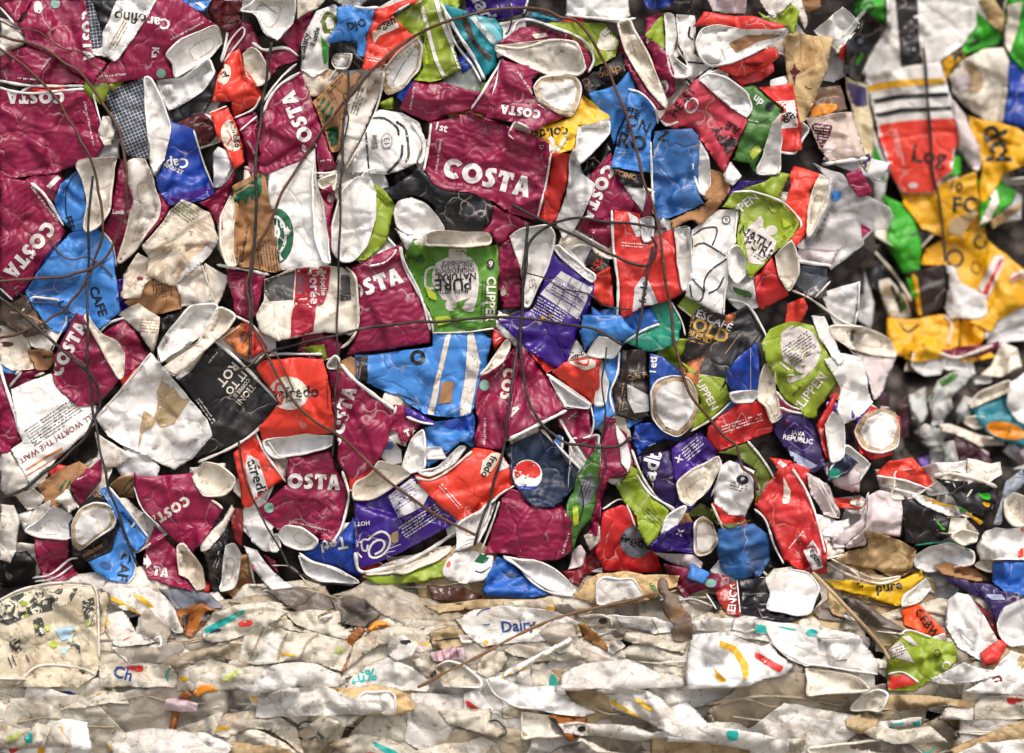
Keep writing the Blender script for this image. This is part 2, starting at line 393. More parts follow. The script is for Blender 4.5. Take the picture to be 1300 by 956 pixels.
DATA = r"""
#---------------- A0
@A0 1 plastic_film|black plastic film crushed in the gap between the tweed-print cup and a white cup|plastic
W bk 480,0 660,0 640,80 600,160 560,200 510,100
@A0 2 paper_cup|torn tweed-print cup strip hanging beside the black film at the top|cup
W tw 462,0 505,0 565,190 555,268 495,262 478,120
@A0 2 paper_cup|brown-stained white cup scrap at the far left under the wires|cup
W:lining dw 0,95 95,120 160,225 120,262 0,320
@A0 2 plastic_cup|dark maroon ribbed plastic cup at the top beside the blue striped scrap|cup
W mr 1140,60 1170,0 1330,0 1330,130 1250,175 1180,150
l md 8 1150,40 1240,80 1330,70
l md 8 1160,90 1240,125 1330,110
@A0 3 paper_cup|light blue scrap with white stripes above the burgundy cup mouth|cup
W bl 985,0 1165,0 1120,70 1080,60
l wh 18 1070,0 1130,45
l wh 14 1120,-10 1160,25
@A0 2 paper_bowl|black paper bowl with pale grey inside, above the maroon plastic cup|bowl
W bk 860,560 930,600 1090,520 1150,420 1196,390 1190,510 1120,630 960,690 880,640
H gw 855,440 1000,435 1145,325 1185,390 1110,510 925,610
@A0 2 plastic_cup|maroon ribbed plastic cup lying below the black bowl|cup
W mr 935,690 1110,620 1150,640 1195,745 1150,790 1010,842 925,835
l md 9 945,715 1050,705 1140,665
l md 9 935,765 1040,760 1170,710
l md 7 935,800 1040,800 1185,745
@A0 5 paper_cup|burgundy rippled cup filling the top left corner, name running down its right edge|cup
W bur 92,130 125,115 175,0 470,0 492,140 505,250 535,320 585,345 512,458 470,440 400,395 330,330 150,245
t COSTA 484,195 87 62 wh
c wh 210,40 24,34
c gg 305,20 26,26
@A0 6 paper_cup|small burgundy cup corner with white rim at the extreme top left|cup
W bur 0,0 180,0 80,132 50,100 0,20
R wh 12 0,40 40,85 76,128
@A0 4 paper_cup|burgundy cup wedge lying under two rusty wires with a thick white rolled rim|cup
W bur 0,310 150,248 300,290 400,375 472,462 250,458 120,455 0,440
R wh 15 -10,443 120,466 260,474 460,474
R wh 14 -10,480 80,505 190,513 330,500 462,490
x wh 150,430 -175 120 1
x wh 260,340 -55 150 1
@A0 3 paper_cup|large burgundy rippled cup at the left edge, its name upside down along the top|cup
W bur -5,480 150,515 470,498 522,580 592,770 520,875 430,905 330,948 0,990
t COSTA 195,535 180 72 wh
x wh 490,680 78 330 1
R wh 10 512,515 545,640 585,770
@A0 4 paper_cup|burgundy cup with large open white mouth, top left of centre beside a cream lid|cup
W bur 740,180 862,0 1005,0 1192,142 1100,165 990,225 912,302 962,395 945,432 700,445 510,465 505,448 600,345 655,318
t Car 872,126 190 60 wh
t Ka 855,290 95 40 wh
x wh 1030,170 -28 260 1
x wh 620,415 -6 200 1
c gg 886,404 26,26
H wh 912,302 985,225 1080,178 1192,140 1225,240 1150,325 1040,385 965,432 950,350
@A0 6 paper_cup|white cup printed with black script upside down, tucked into the burgundy cup|cup
W wh 565,190 640,0 865,0 800,110 735,215 650,325 625,342 585,312 505,300 500,272 552,262
t cofino 735,100 186 62 bk
x kr 660,190 -60 150 3
@A0 5 paper_cup|black and white tweed-print cup with a creased white open mouth|cup
W tw 580,545 610,495 795,428 812,620 828,880 760,880 690,850 650,770 605,620
H wh 795,428 832,430 890,550 940,700 905,880 850,960 826,890 806,650
@A0 3 paper_cup|narrow dirty white cup edge behind the tall rusty wire at upper left|cup
W:lining dw 560,640 600,640 640,720 615,800 575,810 540,720
#---------------- A1
@A1 1 paper_cup|burgundy scrap with a white stripe just above the round light blue cup|cup
W bur 130,120 330,60 350,120 300,250 180,150
l wh 26 270,160 320,110
@A1 3 paper_cup|burgundy rippled cup at the left edge with its name slanting up and a white collar|cup
W bur 0,110 170,128 240,210 310,300 368,405 330,450 250,540 185,665 130,735 60,800 0,700
t COSTA 165,510 130 84 wh
x wh 245,255 52 300 1
R wh 18 170,140 240,200 300,290 350,375
@A1 3 paper_cup|dark kraft and black cup scrap at the left edge under crossing wires|cup
W db 0,770 70,800 150,750 240,910 270,953 150,990 0,900
l kr 10 60,850 160,870 250,920
R wh 10 0,720 70,785
@A1 4 paper_cup|light blue cup with round bottom bulge, black letters, left of the wires|cup
W bl 300,240 330,150 420,70 440,90 470,180 478,330 470,410 400,412 375,380 330,330
l bk 6 420,85 370,160 362,290 390,400
t FEE 385,360 75 38 bk
@A1 5 paper_cup|wide light blue cup lying under the wire crossing with black letters|cup
W bl 140,740 200,640 280,540 380,420 540,392 620,480 645,700 665,840 600,900 550,940 470,955 290,960 230,880 180,820
t CAFE 540,790 70 52 bk
t LATTE 365,855 65 36 nb
p bld 150,720 300,690 450,640 420,690 300,760 190,815
@A1 5 paper_cup|dirty white cup interior hanging vertically behind the rusty wires|cup
H dw 425,20 480,5 640,0 620,120 600,300 540,380 480,412 462,380 480,250 450,120 418,60
@A1 3 paper_cup|burgundy cup strip with white writing between the blue cup and the long white cup|cup
W bur 660,10 730,0 760,200 700,480 640,560 630,490 570,420 570,390 615,280 640,100
t Look 655,300 5 24 wh
R wh 12 560,405 600,450 622,490 640,600
@A1 5 paper_cup|long folded white cup lining with brown creases, upper left|cup
H dw 698,20 740,0 800,5 850,140 880,260 870,330 800,420 740,510 660,580 645,570 690,430 720,290 740,250 700,120
@A1 3 paper_cup|small cream cup end beside the deep blue market cup|cup
W:lining dw 830,0 915,0 905,60 860,118 840,90
@A1 4 paper_cup|deep blue cup with white market lettering and purple trim|cup
W rb 925,-210 1075,-150 1110,20 1178,170 1175,200 1100,240 930,265 870,185 855,125 900,30
t Cap 975,25 175 55 wh
t MARKET 955,60 25 22 wh
p pu 900,215 1060,180 1160,150 1178,200 1050,235 930,262
R wh 9 1065,-150 1120,30 1175,165
@A1 3 paper_cup|burgundy strip folded round the right side of the deep blue cup|cup
W bur 860,190 905,200 935,265 900,340 820,430 770,470 850,370 880,290
W:flap bur 1090,250 1175,205 1250,80 1300,-30 1300,80 1230,280 1215,300 1230,400 1180,350 1150,290
@A1 4 plastic_cup|small translucent white beaker between the deep blue cup and the red cup|cup
W:wall gw 1175,-30 1200,-60 1270,-30 1285,40 1225,160 1180,170 1170,60
@A1 2 paper_cup|long stained white cup side left of the kraft sleeve|cup
W:lining dw 1200,330 1270,190 1300,350 1300,640 1260,660 1230,560 1190,480
@A1 2 cup_sleeve|brown card sleeve with black print between stained white cups|sleeve
W kr 680,800 770,690 860,660 980,710 1005,830 900,860 800,872
x bk 890,730 85 70 7
@A1 3 paper_cup|white cup back with coffee stains and crimped edge below the crumpled white cup|cup
W:lining dw 970,690 1100,580 1140,640 1180,790 1100,810 1000,825
R dw 8 1110,590 1140,680 1180,800
@A1 5 paper_cup|heavily stained crumpled white cup in the left of the picture, torn open|cup
W st 935,290 1000,228 1150,300 1180,380 1205,450 1150,550 1080,610 960,708 880,690 800,640 820,560 780,480 860,400
p gw 1180,440 1210,480 1050,640 965,690 1010,620
x ol 1010,300 35 160 5
@A1 4 paper_cup|coffee-soaked cup fold with a small maroon triangle below the crumpled white cup|cup
W st 680,640 760,520 830,560 860,650 800,700 770,770 680,780 660,760
p bu 750,650 800,660 760,690
@A1 3 paper_cup|creased cream cup side with brown text left of the grey-black gap|cup
W:lining cr 640,860 760,800 880,880 870,1000 840,1080 760,960
x kr 820,930 5 100 5
@A1 1 plastic_cup|black plastic cup showing between the sleeve and the long folded white cup|cup
W bk 880,890 1000,830 1060,810 960,960 880,1060 860,970
@A1 6 paper_cup|long folded white cup pointing down left beside the black cup|cup
H wh 1050,815 1190,805 1200,830 1130,960 880,1130 868,1050 920,960
H cr 1200,820 1290,870 1260,940 1100,1080 960,1200 900,1150 1080,1030
#---------------- A2
@A2 2 paper_cup|crumpled cream paper wad at the left edge below the wires|cup
W:lining cr 0,60 80,70 150,130 200,250 190,300 60,305 0,270
c mr 35,160 40,14
W:flap kr 150,190 280,195 320,240 270,300 195,300
t Sbux 260,225 -12 22 bk
@A2 1 paper_cup|small burgundy triangle with white rim at the left edge|cup
W bur 20,310 200,305 180,380 60,400
R wh 14 120,310 50,400
@A2 3 paper_cup|burgundy cup edge at the far left with a thick white rim running down|cup
W bur -5,280 40,370 90,540 118,690 60,745 -5,765
R wh 18 -5,270 30,390 80,540 110,650
@A2 4 paper_cup|white cup side with red upside-down heading and lines of black small print|cup
W wh 60,410 190,350 280,320 330,400 530,500 530,590 440,680 300,810 160,925 110,830 60,740 120,690 85,560
t ARE|OUT|WELL|WORTH|THE|WAIT... 0,0 0 0 re
t WELL|WORTH|THE|WAIT 335,665 148 33 dr
x bk 300,590 -34 330 7
l ors 12 145,850 240,790 340,735
l ors 6 150,880 250,820 370,745
@A2 2 paper_cup|grubby white cup rim under the cup with the red heading|cup
W:lining dw 0,760 60,745 110,830 160,925 120,990 40,1000 0,960
@A2 2 cup_sleeve|brown card sleeve with green print under the curved rusty wire|sleeve
W kr 210,940 330,850 440,800 490,840 470,900 380,1010 300,1080 230,1020
l dg 10 330,960 360,910
l dg 10 350,985 385,915
l dg 10 375,990 410,920
l dg 12 310,1030 420,960
@A2 3 paper_cup|folded white cup underside tucked below the stained white panel|cup
W:lining dw 520,640 640,720 740,780 650,830 560,850 480,870 540,740
@A2 4 paper_cup|burgundy cup with rounded shoulder behind the tall cup at left|cup
W bur 560,105 640,50 680,25 740,90 800,190 830,215 690,345 665,340 690,220
R wh 13 548,95 600,45 685,15
@A2 5 paper_cup|burgundy cup crossed by a vertical wire, its name climbing to the right|cup
W bur 290,330 300,220 360,100 420,-10 480,10 560,180 660,355 620,400 550,480 500,500 430,500 340,430 295,370
t COSTA 375,185 -62 74 wh
H cr 480,-10 500,30 560,105 640,140 688,210 682,340 655,355 590,240 520,110 470,20
@A2 6 paper_cup|large cream-white cup panel with a tan stain shaped like a map|cup
W wh 520,560 640,440 830,205 950,350 1142,575 1165,665 1060,790 960,855 830,790 680,720 590,660
p tn 860,420 890,360 960,400 1000,460 1050,460 1000,530 960,600 880,620 850,560 870,480
p tn 790,520 860,570 840,620 790,640 760,740 770,620
p gw 1020,740 1130,600 1165,665 1060,785 980,800
R wh 11 522,570 640,440 832,208
@A2 5 paper_cup|black cup with cream block capitals reading up its right side|cup
W bks 1165,170 1400,270 1560,470 1480,600 1330,700 1060,790 1145,580 980,360 1060,300
t ROT 1253,327 130 52 cr
t IT|TO 1298,375 130 42 cr
t COFFEE|IS 1330,402 130 21 cr
t TION! 1353,438 130 36 cr
x wh 1120,530 55 160 3
x wh 1180,230 -50 90 1
R wh 17 1115,90 1290,230 1430,370 1540,480
R wh 15 1540,490 1430,620 1290,720 1090,810
@A2 3 paper_cup|cream cup rim above the black cup, faint pen marks|cup
W:lining cr 900,240 1080,140 1170,170 1060,300 950,340
W:flap gw 960,340 1100,270 1160,200 1100,330 990,370
#---------------- A3
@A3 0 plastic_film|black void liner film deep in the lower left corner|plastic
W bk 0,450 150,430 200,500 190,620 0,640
@A3 2 paper_cup|pinkish grubby paper wad at the left edge above the dark gap|cup
W:lining dw 0,170 80,180 110,260 90,420 60,500 0,480
@A3 2 paper_cup|creased dirty white cup fold above the grey dish-shaped cup|cup
W:lining dw 80,130 180,80 250,140 220,190 150,210
W:flap dw 140,300 200,190 280,150 270,240 210,290
@A3 3 paper_cup|pale grey boat-shaped cup mouth above a burgundy cup, lower left|cup
W bur 190,350 380,350 380,480 430,560 330,600 250,600 200,500
H gw 135,315 230,250 290,180 390,240 420,330 370,365 210,355
R gw 13 180,580 280,560 380,480 430,470
R gw 10 190,600 300,580 400,510
@A3 4 paper_cup|small white kite-shaped scrap beside the burgundy flap|cup
W:lining dw 290,155 370,85 430,190 380,225 340,170
@A3 4 paper_cup|burgundy flap with white lettering pointing up between sleeve and blue cup|cup
W bur 385,60 450,10 560,-80 560,40 500,110 435,185
x wh 450,30 -25 60 1
@A3 3 cup_sleeve|kraft sleeve scrap with green rings behind the blue strip|sleeve
W kr 600,70 660,20 740,10 740,140 660,130
l dg 8 680,100 700,60 740,30
l dg 8 690,120 720,80 745,60
@A3 5 paper_cup|black and blue cup with large white bottom disc, espresso lettering|cup
W bk 375,280 440,180 530,100 620,190 650,300 610,430 480,490 400,450
t success 510,430 -30 30 kr
t ucc 545,125 5 32 kr
D wh 390,290 440,200 520,165 600,180 640,240 620,300 520,370 440,430 400,400
@A3 4 paper_cup|light blue cup half with big black letters beside the white disc|cup
W bl 480,490 610,430 640,250 700,330 745,460 740,560 690,612 600,590 530,550
t CAFE 680,540 100 60 bk
c bld 580,510 34,20 20
R wh 8 745,480 738,560 700,608
@A3 6 paper_cup|narrow bright blue cup strip with white rim slanting down to the left|cup
W bl 548,90 600,75 680,180 810,350 760,440 715,400 650,260
l bk 10 670,220 740,300
R wh 12 600,80 690,190 815,355
@A3 4 paper_cup|crushed dirty cup rim between the blue strip and the large burgundy cup|cup
W:lining dw 640,140 700,140 780,220 820,330 790,320 700,220
@A3 5 paper_cup|burgundy cup crossed by a white wavy fold, bottom left|cup
W bur 800,420 850,290 900,340 980,440 1020,560 1060,650 930,620 820,580 780,500
t TA 885,545 10 52 wh
p wh 760,440 830,380 800,440 835,500 800,540
@A3 6 paper_cup|large maroon cup with upside-down name and a cream bottom, lower left|cup
W bur 740,-10 760,20 850,20 1060,0 1100,80 1230,200 1150,330 1060,450 950,370 870,280 780,190 735,80
t COSTA 930,215 148 58 cr
R wh 7 737,80 780,195 880,300
H cr 1055,20 1120,-55 1200,-45 1290,30 1280,90 1220,125 1120,130 1080,80
R cr 16 1160,150 1200,175 1225,200
@A3 4 paper_cup|creased cream cup side hanging right of the large maroon cup|cup
W:lining dw 1100,390 1230,250 1275,170 1290,200 1240,320 1150,420 1100,440
@A3 6 paper_cup|cream-rimmed crumpled cup end beside the letters at lower left|cup
H cr 975,410 1010,390 1060,450 1110,520 1130,640 1080,650 1040,590 985,560
@A3 3 paper_cup|small black cup with pale swirl near the bottom left|cup
W bks 1115,410 1230,370 1240,480 1220,560 1220,640 1170,650 1140,560
x wh 1200,480 -70 90 2
@A3 4 paper_cup|white folded cup end with crimped rim right of the small black cup|cup
H wh 1240,400 1290,390 1330,450 1310,560 1290,640 1215,650 1230,560
@A3 1 paper_cup|grey papery scrap just above the lower bale edge at left|cup
W:lining gy 870,640 1000,640 1150,660 1230,740 1100,760 960,750
#---------------- B0
@B0 1 paper_cup|plain white cup top centre left with pen line|cup
W:lining gw 150,0 330,0 320,70 230,60
@B0 6 paper_cup|large glossy white cup base with open pen line at the top centre left|cup
H wh 230,60 300,20 320,-10 540,-10 545,60 530,130 440,222 370,180 320,70
l gy 4 350,10 440,75
@B0 2 paper_cup|long cream cup side running to the top edge|cup
W:lining cr 550,0 720,-10 660,50 550,105
@B0 2 paper_cup|burgundy cup behind the tall white ones at upper centre left|cup
W bur 450,210 560,110 640,60 630,130 570,230 560,300 500,260
@B0 3 paper_cup|burgundy cup under a curled white rim at upper left|cup
W bur 370,270 440,280 540,280 560,330 450,370 400,440 380,340
R wh 17 305,235 370,275 440,265 500,268 560,310
@B0 2 paper_cup|beige bulging cup base behind the red cups|cup
H cr 250,300 300,260 350,290 390,380 400,430 340,470 270,420
@B0 3 paper_cup|bright red cup with tall folded body below a hooked white rim|cup
W or 165,300 230,270 260,370 370,520 350,560 200,650 190,560 80,560 110,440
c cr 150,410 36,58 15
t gf 150,410 70 38 bk
c cr 85,570 28,45
R wh 9 140,340 180,230 250,150 260,190 200,270 150,340
@B0 5 paper_cup|narrow red cup with cream oval logo standing on its side|cup
W or 75,625 170,590 215,680 250,800 262,890 205,940 170,830 110,750
c cr 195,745 62,88 -12
t afredo 215,750 80 34 bk
l or 10 160,800 190,760 165,720
R wh 8 70,620 165,583
@B0 3 plastic_cup|small frosted beaker below the narrow red cup|cup
W:wall gw 85,850 110,835 200,870 205,930 160,1010 95,970
@B0 3 paper_cup|white-rimmed burgundy cup corner left of the tall burgundy cup|cup
W bur 205,660 330,610 350,800 330,1050 290,940 250,760
R wh 11 205,650 310,600 350,530
R wh 11 235,720 330,640
x wh 310,830 60 170 1
@B0 5 paper_cup|tall burgundy rippled cup with its name reading down, upper left of centre|cup
W bur 350,640 380,540 460,460 570,385 620,520 690,700 770,930 690,945 650,800 600,870 380,960 340,950
t COSTA 565,680 -112 84 wh
x wh 710,885 -8 90 1
R wh 15 365,620 400,540 460,465 565,400
R wh 12 365,560 420,480 480,410 550,350
R wh 12 655,950 700,955 770,945
@B0 3 cup_sleeve|cream and green cup with olive swirl and serif print, partly torn|cup
W wh 570,380 575,240 600,160 660,60 760,20 790,60 760,200 730,260 720,380 640,430
l ol 24 690,120 720,75 765,110 760,160 710,170 700,130
t Aïty&Aïve 0,0 0 0 bk
t Quality 590,260 -75 38 bk
t Rustle 650,200 -75 30 bk
p bg 680,190 720,250 730,330 700,360 690,270
@B0 4 paper_cup|crushed light blue cup with black base band hanging at the top|cup
W bl 770,40 860,30 980,50 960,130 930,200 940,310 880,330 870,230 740,235 720,230 770,130
t DJO 880,140 -15 44 bk
R wh 15 860,35 930,45 1000,40
W:band bk 725,240 870,230 875,300 940,315 900,380 830,385 840,310 760,295
D wh 735,340 760,295 860,295 830,375 770,380
@B0 2 paper_cup|red cup wedge in the top centre with blurred white stripe|cup
W or 960,60 1220,-20 1230,5 1100,60 1020,130 940,190
R wh 9 1100,60 1170,20
@B0 4 paper_cup|red cup with cream oval logo above a white creased cup base|cup
W or 940,200 1000,130 1080,90 1160,170 1225,215 1180,250 1080,320 1010,370 930,385 910,380
p cr 960,170 1000,100 1100,90 1110,150 1000,200 975,240
t egafr 1045,130 -22 46 bk
x wh 970,330 10 70 2
D wh 1010,400 1100,290 1210,205 1240,260 1220,380 1140,480 1060,525 1030,500
l gy 5 1080,450 1130,360 1200,260
@B0 1 paper_cup|cream torn paper with tan stains below the crushed blue cup|cup
W:lining st 560,400 640,350 780,400 800,450 700,520 630,540
@B0 5 cup_sleeve|kraft sleeve with green rings and black print, slanting at upper left|sleeve
W kr 640,560 800,390 830,430 870,400 920,400 830,520 800,680 790,830 740,840 700,720
l dg 15 660,600 690,560 700,540
l dg 15 670,640 710,590 730,560
l dg 15 690,670 730,630 745,590
p dg 690,720 770,690 785,740 770,790 730,810 740,770 710,770
x bk 770,460 -45 140 2
x bk 745,540 60 90 2
@B0 4 paper_cup|dirty cream rippled cup side above the white cup with the pen drawing|cup
W dw 830,560 960,400 1035,385 1010,520 950,660 880,800 800,940 800,700
x bk 890,560 -70 160 3
R cr 12 1030,400 1000,560 930,740 820,930
@B0 3 paper_cup|lime green scrap above the white cup with a pen face|cup
W li 1010,560 1080,530 1080,600 1020,600
@B0 6 paper_cup|white cup with bold black curves and small handwriting, on its side|cup
W wh 960,640 1000,600 1130,620 1230,680 1250,760 1210,900 1100,950 1040,960 920,950 850,960 860,880 930,720
l bk 12 955,650 1030,650 1100,700 1110,740
l bk 14 1100,670 1150,720 1165,850 1150,885
l bk 9 930,730 940,870 950,960
l bk 14 1130,800 1120,870 1050,950
t Ellie 975,780 -95 34 gy
c gy 1045,775 30,42
c wh 1045,775 26,38
t 13 1045,775 -95 34 gy
R wh 24 1180,670 1240,760 1250,840 1225,900
@B0 3 paper_cup|dark burgundy cup with angular folds right of the pen-drawn cup, upper centre|cup
W bur 1110,600 1190,450 1350,455 1560,510 1540,600 1360,640 1290,680 1200,640
x wh 1185,540 -80 170 1
#---------------- B1
@B1 2 paper_cup|white cup lining with wrinkles left of the kraft sleeve and green print|cup
H cr 130,330 190,200 210,260 200,520 220,590 170,600 130,480
@B1 4 cup_sleeve|tall kraft sleeve with dark green siren waves and vertical text|sleeve
W kr 190,160 370,60 385,180 410,260 445,560 465,625 430,632 230,600 210,580 195,420 205,260
l dg 10 190,195 260,160 350,110
l dg 10 195,215 270,180 350,130
p dg 195,225 300,150 355,80 355,200 310,240 290,200 265,265 245,225 215,265
x bk 270,450 -80 300 1
x bk 390,540 -97 170 7
x bk 240,550 -85 80 3
@B1 3 paper_cup|white cup with round green siren emblem beside the kraft sleeve|cup
W wh 385,70 600,-20 650,-60 665,130 700,280 735,590 460,620 400,300
c dg 440,430 92,152
c wh 427,428 68,112
c dg 425,428 56,96
l wh 8 400,350 400,500
l wh 8 420,345 422,515
l wh 8 440,345 442,510
c wh 432,415 26,44
l dg 6 422,402 422,420
l dg 6 440,402 440,420
l dg 6 424,440 438,440
p wh 470,400 490,395 500,375 505,398 520,402 505,412 508,430 492,420 478,425 485,410
p wh 440,530 465,505 460,545 480,560 450,575
p wh 455,350 475,345 465,380 485,380 462,395
p wh 455,440 475,450 490,435 480,470
@B1 4 paper_cup|long narrow cup mouth with white rims, right of the green emblem|cup
H wh 640,-10 660,150 700,260 735,590 690,570 650,440 635,200
@B1 3 paper_cup|short burgundy and white cup strip beside the pen-drawn cup|cup
W bur 660,-20 740,-30 765,50 670,100
t happ 705,20 -10 26 wh
R wh 16 670,105 765,75
H cr 670,120 760,90 770,110 760,180 680,175
@B1 3 paper_cup|burgundy sliver with white emblem left of the round white cup mouth|cup
W bur 680,180 740,150 760,230 735,330 740,530 720,500 700,300
c wh 730,225 16,22
@B1 3 plastic_film|glossy black plastic sheet below the pen-drawn cup|plastic
W bkg 1000,180 1090,150 1200,60 1260,80 1360,160 1500,180 1640,200 1620,340 1480,500 1380,480 1300,260 1220,215 1060,240
@B1 5 paper_cup|lime cup with a wide round white mouth seen from inside|cup
W li 960,130 1040,190 1095,270 1040,470 930,560 870,570 960,420
H wh 745,400 760,300 800,180 880,105 950,110 990,190 985,340 940,480 860,565 790,570 750,510
p gw 850,230 860,340 920,310 960,280 960,400 930,440 860,350
@B1 5 plastic_cup|small round white pot seen from its open end, centre left|cup
H wh 1085,300 1110,240 1180,220 1260,250 1330,330 1360,400 1240,430 1160,420 1100,380
W:wall wh 1090,390 1160,430 1230,410 1370,410 1280,480 1160,520
@B1 3 paper_cup|dark burgundy cup corner under the brown stained cup, left of centre|cup
W bur 160,615 380,640 360,720 330,860 290,890 210,860 170,680
R wh 15 110,590 230,610 400,645
R wh 12 210,870 300,915
@B1 4 paper_cup|grey stained cup with red band and red oval bakery logo|cup
W cr 370,670 540,605 730,595 800,600 860,640 885,800 885,940 850,980 700,960 450,1010 350,960 320,870 370,790
p dgr 365,680 540,620 530,780 400,790 365,740
p rd 545,612 620,605 700,600 660,800 640,950 620,1030 510,1030 520,880 540,760
p rd 620,605 735,600 725,720 695,810 655,810 620,740
t Dorée 648,705 88 56 wh
t Brioche 697,690 88 32 wh
t ledoré 570,700 93 26 gy
p dgr 790,640 840,650 850,780 790,790
R cr 14 820,600 870,660 885,800 885,930 840,1010 790,1050
@B1 3 paper_cup|burgundy rippled cup with its name rising, just left of the green tea cup|cup
W bur 850,600 1110,480 1130,540 1200,730 1290,930 1285,1020 1100,1050 820,1085 895,950 885,730
t COSTA 935,712 -20 92 wh
R wh 15 1115,490 1150,620 1215,740 1290,900 1305,1010
#---------------- B2
@B2 2 paper_cup|orange-brown flame print cup wedge left of the wires|cup
W fl 100,90 220,60 260,40 310,110 290,250 220,210
@B2 2 paper_cup|red cup corner with white edge behind the grey stained cup|cup
W re 240,10 310,60 390,190 300,240 290,120
R wh 10 210,10 300,50 400,180
@B2 1 paper_cup|lime scrap showing below the bakery logo cup|cup
W li 560,180 700,160 720,230 700,250 600,190
@B2 5 paper_cup|bright red cup with round cream coffee logo, centre left|cup
W or 325,290 370,250 500,235 690,240 720,330 765,655 600,655 360,695 340,620 450,490 400,410
c cr 505,430 108,92 8
t egafredo 520,435 -3 62 bk
l or 14 470,380 440,380 435,420 470,440 460,490
t ZANETTI 530,470 -3 16 bk
x bk 715,420 88 220 1
R wh 14 330,240 450,215 570,215 690,215
H gw 360,690 480,670 600,655 755,665 750,710 700,735 580,765 440,785 390,760
R cr 9 390,690 450,775 490,790
@B2 4 paper_cup|burgundy cup standing slanted with a long white folded rim at its right|cup
W bur 715,310 790,300 880,370 1000,460 1085,550 1050,700 1000,820 880,900 830,890 780,820 760,600
t COSTA 795,560 -73 78 wh
R wh 20 790,270 860,350 960,430 1085,520
R wh 14 1095,500 1085,545
H wh 715,270 760,220 785,240 780,300 725,300
@B2 2 paper_cup|burgundy scrap with cream lettering tucked above the small white cup side|cup
W bur 1080,490 1150,500 1240,590 1180,680 1130,720 1100,640 1060,640
t TA 1175,640 -25 40 cr
@B2 3 paper_cup|pale cup fold with a blue patch in the centre left|cup
W:lining gw 1000,770 1060,660 1120,740 1130,810 1060,830
p bl 1035,700 1075,690 1080,740 1030,740
@B2 5 paper_cup|small white open cup end beside a blue cup, centre|cup
H wh 1140,780 1180,680 1245,625 1255,700 1250,840 1190,870 1120,860
@B2 3 paper_cup|flattened light blue cup with black square print and striped bands, centre|cup
W bl 870,220 940,220 1290,175 1300,100 1560,90 1620,130 1600,260 1590,400 1500,550 1450,560 1380,560 1300,555 1240,540 1100,440 980,400 880,360
p bk 850,240 940,220 940,350 930,380 870,350
c bk 1215,232 42,42
p bl 1195,212 1235,212 1235,252 1195,252
l bk 8 1100,430 1200,480 1250,560
p cr 1370,108 1400,104 1345,330 1300,570 1262,565 1320,320
p dw 1490,100 1520,95 1560,260 1500,560 1440,560 1480,300
p kr 1350,370 1415,365 1400,480 1325,490
x kr 895,300 -80 100 2
@B2 4 paper_cup|red cup standing behind the black cup with cream logo oval, lower left|cup
W or 200,760 310,640 370,700 480,910 390,960 330,1010 300,1060 250,1060 240,960
p gw 280,760 340,800 390,960 400,990 330,1060 290,940 265,840
t afredo 335,900 72 60 bk
R wh 13 320,640 370,750 440,850 490,920
@B2 3 paper_cup|white triangle of cup wall left of the burgundy name cup|cup
W:lining cr 390,740 440,785 505,795 490,910 440,850
@B2 4 paper_cup|burgundy cup with waves and its name upright, small round stamp, lower left|cup
W bur 505,790 730,745 770,850 820,930 825,1010 790,1180 740,1250 690,1240 440,1180 370,1120 330,1070 400,1010 490,930
t COSTA 605,915 2 84 wh
c gg 397,1060 28,28
x wh 620,1160 14 290 1
l bur2 7 560,1010 600,1040 640,1010 680,1040 720,1010 760,1040
l bur2 7 550,1050 590,1080 630,1050 670,1080 710,1050 750,1080
l bur2 7 540,1090 580,1120 620,1090 660,1120 700,1090 740,1120
R wh 14 800,860 835,980 820,1080 790,1180 745,1255
#---------------- B3
@B3 1 paper_cup|dark red cup strip below the two red logo cups, lower left|cup
W dr 180,190 250,200 260,300 240,420 200,360 190,280
@B3 3 paper_cup|crumpled white cup wad under the burgundy name cup, lower left|cup
W:lining gw 250,270 330,290 420,320 410,430 380,440 300,380
@B3 4 paper_cup|small white shell-shaped cup end under the burgundy stamped cup|cup
H wh 440,340 490,290 560,300 670,370 640,420 560,425 480,400
@B3 3 plastic_cup|tiny curled white lid beside a rusty wire, lower left|lid
H wh 400,350 440,335 460,400 440,440 400,430
@B3 3 paper_cup|white and red cup fold in the lower left, pointing down|cup
W:lining gw 260,400 330,430 420,550 540,640 400,640 300,520
p re 275,470 300,490 385,630 360,665 290,640 255,590
@B3 2 paper_cup|maroon and white strip scrap over the lower bale, left|cup
W bu 360,450 430,480 450,560 390,500
R cr 8 410,510 520,520 600,600 660,640
@B3 3 paper_cup|deep blue cup with upside-down white lettering below the purple cup|cup
W rb 570,450 700,370 800,330 860,240 880,420 870,500 920,590 850,560 750,520 620,480
t Tetl 755,395 170 66 wh
H gw 555,450 620,490 750,530 860,580 900,605 700,610 600,560
R wh 9 560,440 640,490 760,525 880,590
@B3 2 paper_cup|lime green cup side lying flat under the purple cup|cup
W li 900,570 1090,570 1300,500 1420,470 1400,560 1250,600 1000,620
@B3 3 paper_cup|pale rim of a cup squeezed below the purple cup|cup
H cr 1040,500 1290,420 1400,400 1400,430 1330,480 1150,550 930,560
@B3 5 paper_cup|large purple cup with white looping script, upside down in the lower centre|cup
W pu 865,160 1060,100 1180,20 1300,120 1430,270 1300,350 1100,450 990,500 900,530 865,430 880,330
l wh 12 982,448 1017,428 1033,393 1012,369 972,383 947,423 952,460 987,468 1032,443 1062,393 1057,348 1017,323 972,343 945,368
l wh 10 940,370 915,368 905,390 912,425 932,430 940,400
l wh 10 905,385 890,380 882,405
l wh 9 882,440 905,465
p tn 1066,333 1107,318 1109,383 1070,393
l wh 3 1050,420 1120,395
l wh 3 1040,440 1090,430
p gw 1050,130 1230,-10 1290,90 1240,190 1110,250
